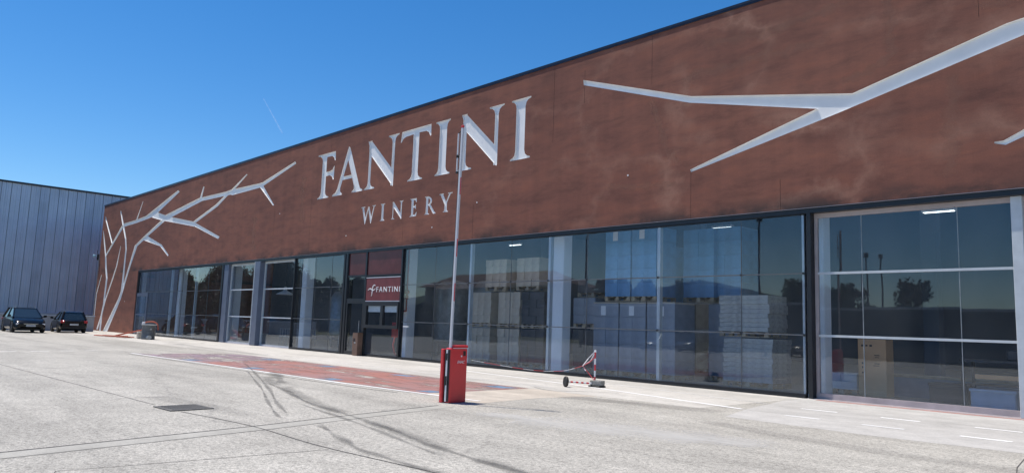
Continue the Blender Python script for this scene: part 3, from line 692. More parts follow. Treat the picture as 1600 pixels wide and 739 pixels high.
for i, (x, y, z) in enumerate([(-5.75,2.6,4.66),(-12.9,4.6,5.02),(-24.0,5.6,5.15)]):
    f = MB().bbox(x-.38, x+.38, y-.09, y+.09, z, z+.07, .01).build('ceiling_light', M['white'], B_)
    MB().box(x-.34, x+.34, y-.06, y+.06, z-.012, z-.001).build('diffuser', M['lamp'], f)
    MB().cyl((x-.3,y,z+.07),(x-.3,y,ZT-.5),.006,n=5).cyl((x+.3,y,z+.07),(x+.3,y,ZT-.5),.006,n=5).build('hanger', M['steel'], f)

# ---- glazing
def bay(x_list, zs, y, fins, joints, transom_mat, tr_h, label, recess=False, bottom=.10, top=4.468):
    """frame mesh is the part; panes, fins, joints, transoms are its sub-parts"""
    x0, x1 = x_list[0], x_list[-1]
    fr = MB()
    if recess:
        fr.box(x0, x1, y-.06, y+.05, .012, bottom); fr.box(x0, x1, y-.05, y+.05, top-.11, top)
        fr.box(x0, x0+.07, y-.05, y+.05, bottom, top-.11); fr.box(x1-.07, x1, y-.05, y+.05, bottom, top-.11)
        f = fr.build('window_bay', [M['sill'] if bottom > .11 else M['white_al']], B_)
    else:
        fr.box(x0, x1, y-.09, y+.05, .012, bottom); fr.box(x0, x1, y-.11, y-.05, .012, bottom*.55)
        fr.box(x0, x1, y-.02, y+.05, top-.02, top); fr.box(x0, x0+.02, y-.02, y+.05, bottom-.01, top-.01); fr.box(x1-.02, x1, y-.02, y+.05, bottom-.01, top-.01)
        f = fr.build('window_bay', M['black'], B_)
    f['label'] = label
    zz = [bottom] + zs + [top - (.11 if recess else .02)]
    for i in range(len(x_list)-1):
        for k in range(len(zz)-1):
            a = x_list[i] + (.0 if not recess or i else .07); c_ = x_list[i+1] - (.0 if not recess or i < len(x_list)-2 else .07)
            p = MB().box(-(c_-a)/2+.006, (c_-a)/2-.006, -.006, .006, -(zz[k+1]-zz[k])/2+.006, (zz[k+1]-zz[k])/2-.006)
            o = p.build('pane', M['glass'], f, ((a+c_)/2, y, (zz[k]+zz[k+1])/2), rot=(R_(random.uniform(-.16,.16)), 0, R_(random.uniform(-.2,.2))))
    for x in fins:
        MB().box(x-.05, x+.05, y+.03, y+.17, bottom, top-.02).build('glass_fin', M['white_al'], f)
    for x in joints:
        MB().box(x-.007, x+.007, y-.008, y+.02, bottom, top-.02).build('joint', M['steeld'] if not recess else M['steel'], f)
    for z in zs:
        MB().box(x0+.01, x1-.01, y-.014-(.02 if recess else 0), y+(.05 if recess else .02), z-tr_h/2, z+tr_h/2).build('transom', transom_mat, f)
        if not recess:
            for x in fins + joints:
                MB().cyl((x,y-.03,z),(x,y+.05,z),.03,n=8).build('glass_clamp', M['black'], f)
    return f
TZ = [1.5, 3.0]
Yf, Yr = .10, .26
bay([-57.3,-55.5,-53.3,-51.25,-49.1,-47.0,-44.9,-42.86], TZ, Yf, [-51.25,-47.0], [-53.3,-49.1,-44.9], M['steeld'], .03, 'leftmost wide glazed bay, next to the narrow door')
bay([-42.0,-38.38], TZ, Yr, [], [], M['white_al'], .06, 'recessed glazed bay left of the blue-grey pilaster', True)
bay([-37.72,-34.06], TZ, Yr, [], [], M['white_al'], .06, 'recessed glazed bay right of the blue-grey pilaster', True)
bay([-33.98,-32.0,-30.5,-29.36], TZ, Yf, [], [-32.0,-30.5], M['steeld'], .03, 'narrow glazed bay left of the entrance')
bay([-24.80,-22.7,-20.66,-18.46,-16.67,-15.0,-12.35,-9.74,-8.02], TZ, Yf, [-20.66,-16.67,-12.35,-8.07], [-22.7,-18.46,-15.0,-9.74], M['steeld'], .03, 'widest glazed bay, in front of the stacked goods')
bay([-7.84,-6.74,-4.73,-3.62], TZ, Yr, [], [-6.74,-4.73], M['white_al'], .055, 'recessed glazed bay at the right with pale frame', True, .14)
bay([-3.54,-1.6,.6], TZ, Yr, [], [-1.6], M['white_al'], .055, 'recessed glazed bay at the right edge', True, .14)
bay([.75,3.0,5.2,8.3], TZ, Yf, [3.0], [5.2], M['steel'], .035, 'glazed bay beyond the right edge')
MB().bbox(-3.72, -3.52, Yr-.14, Yr+.06, .012, 4.467, .008).build('mullion', M['white_al'], B_)
MB().box(-7.95, -7.85, .02, .34, .012, 4.467).build('mullion', M['black'], B_)
MB().box(-42.86, -42.66, .02, .30, .012, 4.467).build('mullion', M['black'], B_)
MB().bbox(-42.655, -42.02, .06, .30, .012, 4.467, .01).build('pilaster', M['blueal'], B_)
MB().bbox(-38.34, -37.74, -.05, .30, .012, 4.467, .01).build('pilaster', M['blueal'], B_)
MB().box(-38.40, -38.345, -.06, .28, .012, 4.467).build('pilaster_trim', M['white_al'], B_)
MB().box(-34.05, -33.985, .02, .34, .012, 4.467).build('mullion', M['black'], B_)
MB().box(-29.35, -29.22, .0, .34, .012, 4.467).build('mullion', M['black'], B_)
MB().box(-29.19, -29.02, .02, .34, .012, 4.467).build('mullion', M['black'], B_)
MB().box(-27.56, -27.45, .02, .16, .012, 4.467).build('mullion', M['black'], B_)
MB().box(-24.90, -24.81, .02, .20, .012, 4.467).build('mullion', M['black'], B_)
MB().box(-57.85, -57.72, .02, .34, .012, 4.467).build('mullion', M['black'], B_)
# narrow service door at the far left
d = MB().box(-57.72,-57.62,.04,.12,.012,2.95).box(-55.62,-55.50,.04,.12,.012,2.95).box(-57.62,-55.62,.04,.12,2.72,2.95).box(-57.62,-55.62,.04,.12,1.38,1.46).box(-57.62,-55.62,.04,.12,.012,.2).build('service_door', M['blueal'], B_)
for z0, z1 in ((.2,1.38),(1.46,2.72)):
    MB().box(-57.62,-55.62,.08,.09,z0+.002,z1-.002).build('pane', M['glass'], d)
MB().cyl((-55.7,.0,1.0),(-55.7,.0,1.35),.02,n=8).build('handle', M['steel'], d)
MB().box(-57.72,-57.31,.095,.105,2.952,4.466).build('pane', M['glass'], B_)
# entrance: brown panels, sign, door, service window
e = MB().box(-29.01,-27.57,.04,.12,3.40,3.48).box(-29.01,-27.57,.04,.12,2.36,2.46).box(-29.02,-28.98,.04,.12,2.36,4.46).box(-27.60,-27.565,.04,.12,2.36,4.46).build('entrance_frame', M['black'], B_)
MB().box(-29.01,-27.57,.08,.10,3.482,4.466).build('brown_panel', M['brownglass'], e)
MB().box(-29.01,-27.57,.08,.092,2.462,3.398).build('pane', M['glass'], e)
MB().box(-27.44,-24.91,.06,.10,3.46,4.466).build('brown_panel', M['brownglass'], e)
MB().box(-27.45,-24.90,.02,.12,3.405,3.455).build('rail', M['black'], e)
s_ = MB().box(-27.42,-24.92,.03,.09,2.36,3.32).build('sign_board', M['signred'], B_)
s_['label'] = 'dark red sign board with white lettering above the service window'
fm = MB().box(-27.44,-24.91,.02,.10,3.325,3.36).box(-27.44,-24.91,.02,.10,2.32,2.355).build('sign_rail', M['white_al'], s_)
def text_mesh(txt, size, depth, mat_, parent, loc, sx=1.0, space=1.0, name='lettering', rot=(math.pi/2,0,0), shear=0):
    cu = bpy.data.curves.new('t', 'FONT'); cu.body = txt; cu.size = size; cu.extrude = depth; cu.space_character = space; cu.shear = shear
    cu.resolution_u = 3
    o = bpy.data.objects.new('t', cu); COL.objects.link(o)
    dg = bpy.context.evaluated_depsgraph_get(); dg.update()
    me = bpy.data.meshes.new_from_object(o.evaluated_get(dg)); bpy.data.objects.remove(o)
    xs = [q.co.x for q in me.vertices]; x0 = min(xs)
    for q in me.vertices: q.co.x = (q.co.x - x0)*sx
    me.materials.clear(); me.materials.append(mat_); me.name = name
    r = link(name, me, parent, loc, rot); return r, (max(xs)-x0)*sx
tx, wd = text_mesh('FANTINI', .315, .006, M['white'], s_, (-26.62, .022, 2.725), 1.0, 1.25)
k = 1.70/wd
for q in tx.data.vertices: q.co.x *= k
# the brushed f emblem left of the word
mk = MB()
def brush(pts, ws):
    for i in range(len(pts)-1):
        a = Vector(pts[i]); c_ = Vector(pts[i+1]); dd = (c_-a).normalized(); nn = Vector((-dd.y, dd.x))
        mk.prism([tuple(a+nn*ws[i]), tuple(a-nn*ws[i]), tuple(c_-nn*ws[i+1]), tuple(c_+nn*ws[i+1])], .016-.0003*(len(mk.f)%17), .0285)
brush([(-27.28,2.80),(-27.18,2.86),(-27.08,2.87),(-26.98,2.83),(-26.88,2.80),(-26.76,2.83),(-26.70,2.88)], [.004,.018,.022,.02,.02,.016,.004])
brush([(-26.72,3.00),(-26.80,3.03),(-26.88,2.99),(-26.92,2.90),(-26.93,2.76),(-26.95,2.62),(-26.99,2.55)], [.012,.016,.02,.024,.024,.016,.005])
mk.build('emblem', M['white'], s_)
dr = MB().box(-28.98,-28.88,.04,.12,.012,2.36).box(-27.68,-27.57,.04,.12,.012,2.36).box(-28.88,-27.68,.04,.12,2.24,2.36).box(-28.88,-27.68,.04,.12,.012,.16).build('entrance_door', M['black'], B_)
MB().box(-28.88,-27.68,.08,.09,.162,2.238).build('pane', M['glass'], dr)
MB().cyl((-27.78,-.01,.9),(-27.78,-.01,1.5),.018,n=8).build('handle', M['steel'], dr)
sw = MB().box(-27.44,-24.91,-.02,.12,2.14,2.30).box(-27.44,-24.91,-.02,.12,1.20,1.34).box(-27.44,-27.26,-.02,.12,1.34,2.14).box(-26.19,-26.01,-.02,.12,1.34,2.14).box(-24.99,-24.91,-.02,.12,1.34,2.14).build('service_window', M['black'], B_)
for a, c_ in ((-27.26,-26.19),(-26.01,-24.99)):
    MB().box(a,c_,.05,.06,1.342,2.138).build('pane', M['glass'], sw)
    MB().box(a+.02,c_-.02,.075,.085,1.88,2.135).build('blind', M['blind'], sw)
MB().box(-27.44,-24.91,.09,.10,.10,1.198).build('pane', M['glass'], sw)
MB().box(-27.44,-24.91,.0,.14,.012,.099).build('sill', M['black'], sw)
MB().bbox(-24.66,-24.28,.085,.093,1.30,1.34,.002).build('door_notice', M['white'], B_)

# corner lamp and pipe on the far left edge of the facade
cl = MB().tube([(-68.12,-.02,.05),(-68.12,-.02,6.3)], .03, 6).build('downpipe', M['steel'], B_)
lp = thing('wall_lamp', 'pale blue floodlight on a dark bracket at the left corner of the brown building', 'lamp', (-68.1,-.1,6.1)); lp.scale = (.65,.65,.65)
MB().bbox(-.12,.10,-.12,.05,-.5,.25,.02).tube([(0,-.05,.25),(-.05,-.1,.55),(.02,-.1,.75)],.04,6).build('bracket', M['black'], lp)
MB().lathe([(0,-.05),(.10,-.05),(.16,.08),(.16,.16),(0,.18)], n=14).build('lamp_head', M['bluelamp'], lp, (-.05,-.38,.02), rot=(R_(90),0,R_(-30)))
MB().bbox(-.45,-.15,-.3,-.14,-.02,.12,.02).build('lamp_case', M['bluelamp'], lp)

# ================================================================== METAL HALL AND LOW WALL
HX = -76.0; HT = 12.55
H_ = thing('metal_hall', 'tall blue-grey metal-clad hall at the left end of the car park', 'building', (HX, 0, 0))
pm = []
for vi, wd in enumerate((1.0, 1.0)):
    m = MB(); ys = 0
    prof = [(0,0),(.02,.07),(.09,.07),(.11,0),(.22,0),(.235,.02),(.27,.02),(.285,0),(.44,0),(.46,.07),(.52,.07),(.54,0),(.68,0),(.695,.02),(.73,.02),(.745,0),(1.0,0)] if vi == 0 else \
           [(0,0),(.02,.06),(.07,.06),(.09,0),(.30,0),(.315,.02),(.35,.02),(.365,0),(.55,0),(.57,.06),(.65,.06),(.67,0),(.82,0),(.835,.02),(.87,.02),(.885,0),(1.0,0)]
    n = len(prof); vs = []; fs = []
    for zz in (1.3, HT-.15):
        for (y, x) in prof: vs.append((x, y*.70, zz))
    for (y, x) in (prof[-1], prof[0]): 
        for zz in (1.3, HT-.15): vs.append((-.04, y*.70, zz))
    for i in range(n-1): fs.append((i, i+1, n+i+1, n+i))
    m.add(vs, fs); m.box(-.05, -.002, 0, .70, 1.3, HT-.15)
    pm.append([m.mesh('cladding_panel', [M['clad']]), m.mesh('cladding_panel', [M['clad2']])])
for i, y in enumerate([-9+.725*k for k in range(34)]):
    me = pm[i % 2][0 if (i*7) % 5 not in (1,) else 1]
    o = link('cladding_panel', me, H_, (random.uniform(-.008,.008), y, 0)); o.rotation_euler = (0, 0, R_(random.uniform(-.25,.25)))
MB().box(-30,-.06,-9,16,0,HT-.3).build('hall_body', M['farwall'], H_)
MB().box(-30,.16,-9.05,16.05,HT-.15,HT).build('roof_trim', M['coping'], H_)
MB().box(-.05,.22,-9,16,1.2,1.298).build('base_flashing', M['clad'], H_)
MB().box(-.05,.0,-9,16,0,1.199).build('plinth', M['plinth'], H_)

lw = thing('boundary_wall', 'low grey concrete wall with a metal ledge behind the two parked cars', 'wall', (-62.6, 0, 0))
for k in range(9):
    MB().bbox(-.12,.12,-17+k*1.74,-17+(k+1)*1.74-.015,0,1.12,.008).build('wall_panel', M['plinth'], lw)
MB().box(-.18,.2,-17,-1.34,1.121,1.20).build('ledge', M['clad'], lw)

# ================================================================== CARS
def make_car(name, label, paint, kind='suv', group=None):
    """local frame: front towards +x, centred, wheels on z = 0"""
    t = thing(name, label, 'car', (0,0,0), 0, group)
    Lh, W, Hh = (2.2, .92, 1.58) if kind == 'suv' else (1.98, .86, 1.44)
    belt = .98 if kind == 'suv' else .92
    st = [(-Lh, .80*W, .36, .80), (-Lh+.12, .93*W, .22, belt-.04), (-Lh+.55, W, .16, belt), (-.6, W, .15, belt), (.55, W, .15, belt-.02),
          (1.0, W, .15, belt-.03), (Lh-.55, .98*W, .16, belt-.13), (Lh-.15, .90*W, .18, belt-.27), (Lh, .78*W, .24, belt-.42)]
    vs = []; fs = []; nsec = 12
    for (x, wv, z0, z1) in st:
        h = z1 - z0
        sec = [(-.55*wv, z0), (-.92*wv, z0+.06), (-wv, z0+.28*h), (-.985*wv, z0+.72*h), (-.93*wv, z1-.05), (-.80*wv, z1)]
        sec = sec + [(-y, z) for y, z in reversed(sec)]
        vs += [(x, y, z) for y, z in sec]
    for i in range(len(st)-1):
        for j in range(nsec):
            k2 = (j+1) % nsec; fs.append((i*nsec+j, i*nsec+k2, (i+1)*nsec+k2, (i+1)*nsec+j))
    fs += [tuple(range(nsec-1,-1,-1)), tuple((len(st)-1)*nsec+j for j in range(nsec))]
    bm_ = MB().add(vs, fs); body_me = bm_.mesh('body', [paint])
    wx = (Lh-.85, -Lh+.80); R = .345 if kind == 'suv' else .31
    for x in wx:   # wheel arches cut out of the body
        body_me = boolean(body_me, MB().cyl((x,-1.2,R),(x,1.2,R),R+.05,n=22).mesh('c',[]), 'DIFFERENCE')
    body_me.polygons.foreach_set('use_smooth', [True]*len(body_me.polygons))
    try: body_me.set_sharp_from_angle(angle=R_(32))
    except Exception: pass
    if not body_me.materials: body_me.materials.append(paint)
    body_me.name = 'body'; link('body', body_me, t)
    # glasshouse: dark glass shell, then roof and pillars in body colour
    if kind == 'suv': lo = (-Lh+.16, 1.08); hi = (-Lh+.68, .10)
    else: lo = (-Lh+.20, .86); hi = (-Lh+.62, .12)
    zb, zt = belt-.03, Hh-.05
    wb, wt = W*.86, W*.66
    x0b, x1b, x0t, x1t = lo[0], lo[1], hi[0], hi[1]
    g = MB().add([(x0b,-wb,zb),(x1b,-wb,zb),(x1b,wb,zb),(x0b,wb,zb),(x0t,-wt,zt),(x1t,-wt,zt),(x1t,wt,zt),(x0t,wt,zt)],
                 [(0,3,2,1),(4,5,6,7),(0,1,5,4),(1,2,6,5),(2,3,7,6),(3,0,4,7)])
    g.build('windows', M['carglass'], t)
    rf = MB().add([(x0t-.05,-wt-.03,zt-.01),(x1t+.05,-wt-.03,zt-.01),(x1t+.05,wt+.03,zt-.01),(x0t-.05,wt+.03,zt-.01),
                   (x0t+.15,-wt+.12,Hh),(x1t-.2,-wt+.12,Hh),(x1t-.2,wt-.12,Hh),(x0t+.15,wt-.12,Hh)],
                  [(0,3,2,1),(4,5,6,7),(0,1,5,4),(1,2,6,5),(2,3,7,6),(3,0,4,7)])
    rf.build('roof', paint, t)
    for s in (-1, 1):
        pl = MB()
        pl.tube([(x1b,s*wb,zb),(x1t,s*wt,zt)], .045, 6).tube([(x0b,s*wb,zb),(x0t,s*wt,zt)], .075, 6)
        xm = (x0t+x1t)/2; pl.tube([(xm+.05,s*(wb+.005),zb),(xm,s*(wt+.005),zt)], .04, 6)
        pl.build('pillar', paint, t)
        MB().tube([(x0t+.05,s*(wt-.06),Hh+.035),(x1t-.15,s*(wt-.06),Hh+.035)],.018,6).cyl((x0t+.1,s*(wt-.06),Hh-.02),(x0t+.1,s*(wt-.06),Hh+.035),.02,n=6).cyl((x1t-.2,s*(wt-.06),Hh-.02),(x1t-.2,s*(wt-.06),Hh+.035),.02,n=6).build('roof_rail', M['chrome'], t)
        mr = MB().bbox(x1b-.22,x1b-.08,s*(W+.07)-.09,s*(W+.07)+.09,zb+.03,zb+.17,.03).box(x1b-.18,x1b-.12,min(s*wb,s*(W+.05)),max(s*wb,s*(W+.05)),zb+.02,zb+.06)
        mr.build('mirror', paint, t)
        MB().add([(Lh-.52,s*.86*W,.66),(Lh-.16,s*.82*W,.60),(Lh-.05,s*.56*W,.60),(Lh-.06,s*.56*W,.49),(Lh-.14,s*.84*W,.49),(Lh-.5,s*.93*W,.55)],
                 [(0,1,4,5),(1,2,3,4)] if s > 0 else [(5,4,1,0),(4,3,2,1)]).bbox(Lh-.24,Lh-.035,min(s*.56*W,s*.86*W),max(s*.56*W,s*.86*W),.50,.60,.02).build('headlight', M['lens'], t)
        MB().bbox(-Lh-.01,-Lh+.34,min(s*.66*W,s*.95*W),max(s*.66*W,s*.95*W),belt-.26,belt-.08,.03).build('tail_light', M['tail'], t)
        MB().box(-.32,-.18,s*W*1.0-.01,s*W*1.0+.01,belt-.14,belt-.11).box(.42,.56,s*W-.01,s*W+.01,belt-.14,belt-.11).build('door_handle', M['chrome'], t)
    MB().bbox(Lh-.12,Lh+.012,-.46*W,.46*W,.50,.60,.015).bbox(Lh-.14,Lh+.0,-.62*W,.62*W,.27,.40,.02).build('grille', M['rubber'], t)
    MB().box(Lh+.012,Lh+.02,-.4*W,.4*W,.545,.56).build('grille_bar', M['chrome'], t)
    MB().bbox(-Lh-.04,-Lh+.14,-.80*W,.80*W,.30,.42,.03).bbox(-Lh-.03,-Lh+.1,-.7*W,.7*W,.28,.31,.01).build('rear_bumper', M['rubber'], t)
    MB().box(Lh+.013,Lh+.028,-.26,.26,.40,.51).build('number_plate', M['plate'], t)
    MB().box(-Lh-.03,-Lh-.012,-.26,.26,.52,.63).build('number_plate', M['plate'], t)
    for x in wx:
        for s in (-1, 1):
            ww = MB().lathe([(.19,-.1),(R-.03,-.1),(R,-.07),(R,.07),(R-.03,.1),(.19,.1)], n=22)
            yo = s*(W-.11)
            wo = ww.build('wheel', M['tyre_m'], t, (x, yo, R), smooth=True, rot=(math.pi/2,0,0))
            rm = MB().cyl((0,0,-.06),(0,0,.06),.195,n=16)
            for q in range(5):
                a = q*2*math.pi/5
                rm.add([(math.cos(a-.2)*.05,math.sin(a-.2)*.05,-s*.101),(math.cos(a+.2)*.05,math.sin(a+.2)*.05,-s*.101),(math.cos(a+.13)*.2,math.sin(a+.13)*.2,-s*.095),(math.cos(a-.13)*.2,math.sin(a-.13)*.2,-s*.095)],[(0,1,2,3)])
            rm.build('rim', M['steel'], wo)
    return t
c1 = make_car('parked_car', 'black estate car facing the camera, left of the pair parked at the grey hall', M['carblack'], 'suv', 'cars parked by the low wall')
c1.location = (-57.9, -6.75, .0); c1.rotation_euler = (0,0,R_(0)); c1.scale = (1.02,1.02,1.02)
c2 = make_car('parked_car', 'smaller black hatchback seen from the back, beside the corner of the brown building', M['carblack'], 'hatch', 'cars parked by the low wall')
c2.location = (-59.3, -3.8, .0); c2.rotation_euler = (0,0,R_(177))

# ================================================================== BARRIER
bx, by = -10.95, -8.48
bt = thing('parking_barrier', 'red parking barrier cabinet with its white boom raised upright', 'barrier', (bx, by, 0), R_(1.5))
cab = MB(); prof = []
cab.bbox(-.05,.10,-.20,.24,.0,1.02,.02); cb = cab.build('cabinet', M['red'], bt)
MB().bbox(-.052,.102,-.120,.245,1.0202,1.075,.012).build('cabinet_lid', M['red'], bt)
MB().box(.088,.106,-.13,.248,1.012,1.021).build('lid_rim', M['white'], bt)
MB().bbox(-.13,-.052,-.245,.22,0,1.00,.012).build('rear_cover', M['red'], bt)
MB().box(-.05,.096,-.2055,-.2005,.03,.99).build('slot', M['darkin'], bt)
boom = MB(); boom.bbox(.003,.057,-.165,-.125,.99,5.28,.006)
bo = boom.build('boom', M['boom'], bt); bo.rotation_euler = (-.0084, .008, 0); bo.location = (-.008, -.008, 0)
MB().bbox(.004,.040,-.222,-.204,.03,.985,.003).build('arm_bar', M['white'], bt)
MB().bbox(-.013,.0025,-.160,-.132,1.1,5.2,.003).build('rubber_edge', M['rubber'], bo)
MB().bbox(.0,.06,-.169,-.121,5.281,5.33,.008).build('end_cap', M['redtape'], bo)
rt = MB()
for z in (1.9, 2.75, 3.95): rt.box(.0572,.060,-.158,-.136,z,z+.34)
rt.build('reflector', M['redtape'], bo)
MB().bbox(-.008,.052,-.236,-.2225,.79,.92,.004).build('boom_clamp', M['rubber'], bt)
MB().bbox(-.008,.052,-.236,-.2225,.33,.50,.004).build('boom_clamp', M['rubber'], bt)
rod = MB().tube([(-.08,-.145,5.18),(-.075,-.145,4.42)],.016,8)
rd = rod.build('support_rod', M['white'], bo)
MB().cyl((-.08,-.145,5.18),(-.01,-.145,5.22),.012,n=6).cyl((-.077,-.145,4.72),(-.01,-.145,4.72),.012,n=6).build('rod_clip', M['rubber'], rd)
MB().bbox(-.097,-.053,-.165,-.125,4.38,4.42,.005).build('rod_end', M['rubber'], rd); MB().bbox(-.099,-.055,-.165,-.125,4.69,4.75,.005).build('rod_clip', M['rubber'], rd)
MB().box(.1005,.104,.12,.185,.875,.965).build('warning_label', M['rubber'], bt)
MB().box(.1005,.104,.065,.095,.855,.885).build('small_sticker', M['white'], bt)
lg, wd = text_mesh('FAAC', .075, .0015, M['white'], bt, (.1025, -.02, .735), 1.0, .9, 'logo', (math.pi/2, 0, math.pi/2), shear=.35)
for q in lg.data.vertices: q.co.x *= .19/wd
MB().bbox(-.16,.14,-.24,.27,-.01,.006,.002).build('base_plate', M['steel'], bt)

# ================================================================== MARKER POST, TAPE, FALLEN POST
px_, py_ = -12.36, -2.62
mp_ = thing('marker_post', 'red and white striped post standing on a concrete block', 'post', (px_, py_, 0))
pm_ = MB()
for k in range(5): pm_.cyl((0,0,.10+k*.155),(0,0,.10+(k+1)*.155),.022,n=10,m=k%2)
pm_.build('pole', [M['redtape'], M['white']], mp_)
MB().lathe([(0,.94),(.02,.935),(.03,.91),(.03,.88),(.022,.875)], n=10).build('cap', M['white'], mp_)
cbk = MB().bbox(-.09,.24,-.11,.11,.045,.17,.015).build('concrete_block', M['block'], None)
cbk.location = (px_+.02, py_-.02, 0); cbk.rotation_euler = (0,0,R_(8))
tag(cbk, 'grey concrete block holding the red and white post', 'concrete block')
MB().bbox(px_-.10,px_+.28,py_-.15,py_+.11,.004,.044,.01).build('rubber_mat', M['rubber']); tag(bpy.data.objects['rubber_mat'], 'black rubber foot under the concrete block', 'rubber foot')
fp = thing('fallen_post', 'red and white post lying on the ground with its round black foot upright', 'post', (-12.62, -3.42, 0))
a = Vector((0.02,0.02,.135)); b_ = Vector((.26, .66,.09)); f_ = MB(); NN = 9
for k in range(NN): f_.cyl(a.lerp(b_, k/NN), a.lerp(b_, (k+1)/NN), .022, n=8, m=(k+1)%2)
f_.build('pole', [M['redtape'], M['white']], fp)
ft = MB().lathe([(0,-.03),(.125,-.03),(.135,-.01),(.125,.03),(.05,.06),(0,.06)], n=20)
ft.build('foot', M['rubber'], fp, (0.0,-.02,.135), smooth=True, rot=(R_(-94),0,R_(-26)))
tp = MB()
def ribbon(pts, wd, seg0=0):
    for i in range(len(pts)-1):
        A = Vector(pts[i]); Bq = Vector(pts[i+1]); up = Vector((0,0,wd/2)); nn = Vector((0,.003,0))
        if abs((Bq-A).normalized().z) > .6: up = Vector((wd/2,0,0))
        tp.add([A-up-nn,Bq-up-nn,Bq+up-nn,A+up-nn,A-up+nn,Bq-up+nn,Bq+up+nn,A+up+nn],[(0,1,2,3),(7,6,5,4),(0,4,5,1),(3,2,6,7)], ((i+seg0)//2) % 2)
top = (px_-.01, py_-.03, .88); kn = (px_-.52, py_+.12, .50)
ribbon([top, (px_-.22,py_+.0,.72), kn], .035, 2); ribbon([(px_-.01,py_-.03,.84),(px_-.2,py_+.05,.64), kn], .03, 2)
ribbon([(px_-.0,py_-.03,.74),(px_-.25,py_+.05,.60), kn], .025, 0)
ribbon([kn,(px_-.45,py_+.12,.44),(px_-.40,py_+.1,.38)], .03, 2); ribbon([kn,(px_-.3,py_+.1,.33),(px_-.02,py_,.16)], .02, 0)
pt = smooth_pts([kn, (-13.9,-2.1,.30), (-15.2,-1.55,.20), (-16.6,-1.0,.16), (-18.2,-.5,.17), (-20.3,.05,.22)], 4)
ribbon(pt, .011, 0)
tag(tp.build('barrier_tape', [M['redtape'], M['white']]), 'red and white plastic tape tied to the post and sagging along the window foot', 'barrier tape')

# ================================================================== BINS, DRAIN, BOARDS
bn = thing('litter_bin', 'square brown metal litter bin standing by the entrance door', 'bin', (-27.62,-.13,0))
MB().bbox(-.20,.20,-.13,.13,.012,.98,.012).build('body', M['corten'], bn)
MB().box(-.135,.02,-.134,-.1305,.60,.74).build('opening', M['darkin'], bn)
MB().box(-.205,.205,-.135,.135,.981,.992).build('lid', M['black'], bn)
MB().bbox(-.06,.06,-.1345,-.1302,.52,.585,.001).build('lock_plate', M['steel'], bn)
br_ = thing('steel_drum', 'grey metal drum with a flat lid in front of the narrow glass door', 'drum', (-45.9,-2.75,0))
MB().lathe([(0,.012),(.36,.012),(.37,.05),(.36,.1),(.36,.45),(.375,.47),(.36,.49),(.36,.80),(.375,.83),(0,.83)], n=28).build('body', M['steeld'], br_, smooth=True)
MB().lathe([(0,.832),(.40,.832),(.43,.845),(.43,.865),(0,.868)], n=28).build('lid', M['white_al'], br_)
MB().cyl((.30,0,.60),(.42,0,.60),.05,n=10).cyl((.38,-.12,.13),(.62,-.12,.13),.12,n=12).build('outlet', M['steel'], br_)
hs = MB().tube(smooth_pts([(-45.75,-3.1,.93),(-45.70,-2.95,1.00),(-45.62,-2.75,1.03),(-45.55,-2.55,1.0),(-45.45,-2.42,.86),(-45.42,-2.38,.55)],5),.035,8)
tag(hs.build('hose', M['orange'], smooth=True), 'reddish hose looped over the grey metal drum', 'hose')
MB().bbox(-45.84,-45.70,-3.16,-3.02,.869,1.02,.02).build('hose_coupling', M['white']); tag(bpy.data.objects['hose_coupling'], 'white coupling on the drum lid', 'coupling')
def board(x0,y0,z0,x1,y1,z1,w_,label):
    o = MB().bbox(0,1,-w_/2,w_/2,0,.05,.008).build('board', M['orange'])
    A = Vector((x0,y0,z0)); Bq = Vector((x1,y1,z1)); d_ = Bq-A
    for q in o.data.vertices: q.co.x *= d_.length
    o.location = A; o.rotation_euler = (0, -math.asin(d_.z/d_.length), math.atan2(d_.y, d_.x)); tag(o, label, 'board')
board(-51.6,-4.0,.02,-48.2,-2.9,.02,.30,'reddish board lying flat on the ground left of the drum')
board(-48.9,-3.6,.09,-46.9,-2.3,.62,.24,'reddish board leaning up towards the drum')
board(-49.6,-4.1,.075,-47.6,-3.4,.09,.22,'short reddish board across the end of the flat one')
MB().bbox(-.12,.12,-.14,.14,.01,.42,.04).build('cement_bag', M['cream'], None, (-46.75,-2.95,0)); tag(bpy.data.objects['cement_bag'], 'cream sack between the boards and the drum', 'sack')
dg_ = thing('drain_grate', 'square iron drain grate set in the concrete', 'drain', (-12.15,-13.0,.004), R_(3))
MB().box(-.34,.34,-.34,-.29,0,.012).box(-.34,.34,.29,.34,0,.012).box(-.34,-.29,-.289,.289,0,.012).box(.29,.34,-.289,.289,0,.012).build('frame', M['grate'], dg_)
MB().box(-.289,.289,-.289,.289,-.001,.001).build('pit', M['pitm'], dg_)
bar_me = MB().box(-.288,.288,-.012,.012,.001,.010).mesh('bar', [M['grate']])
for k in range(11): link('bar', bar_me, dg_, (0, -.26+k*.052, 0))

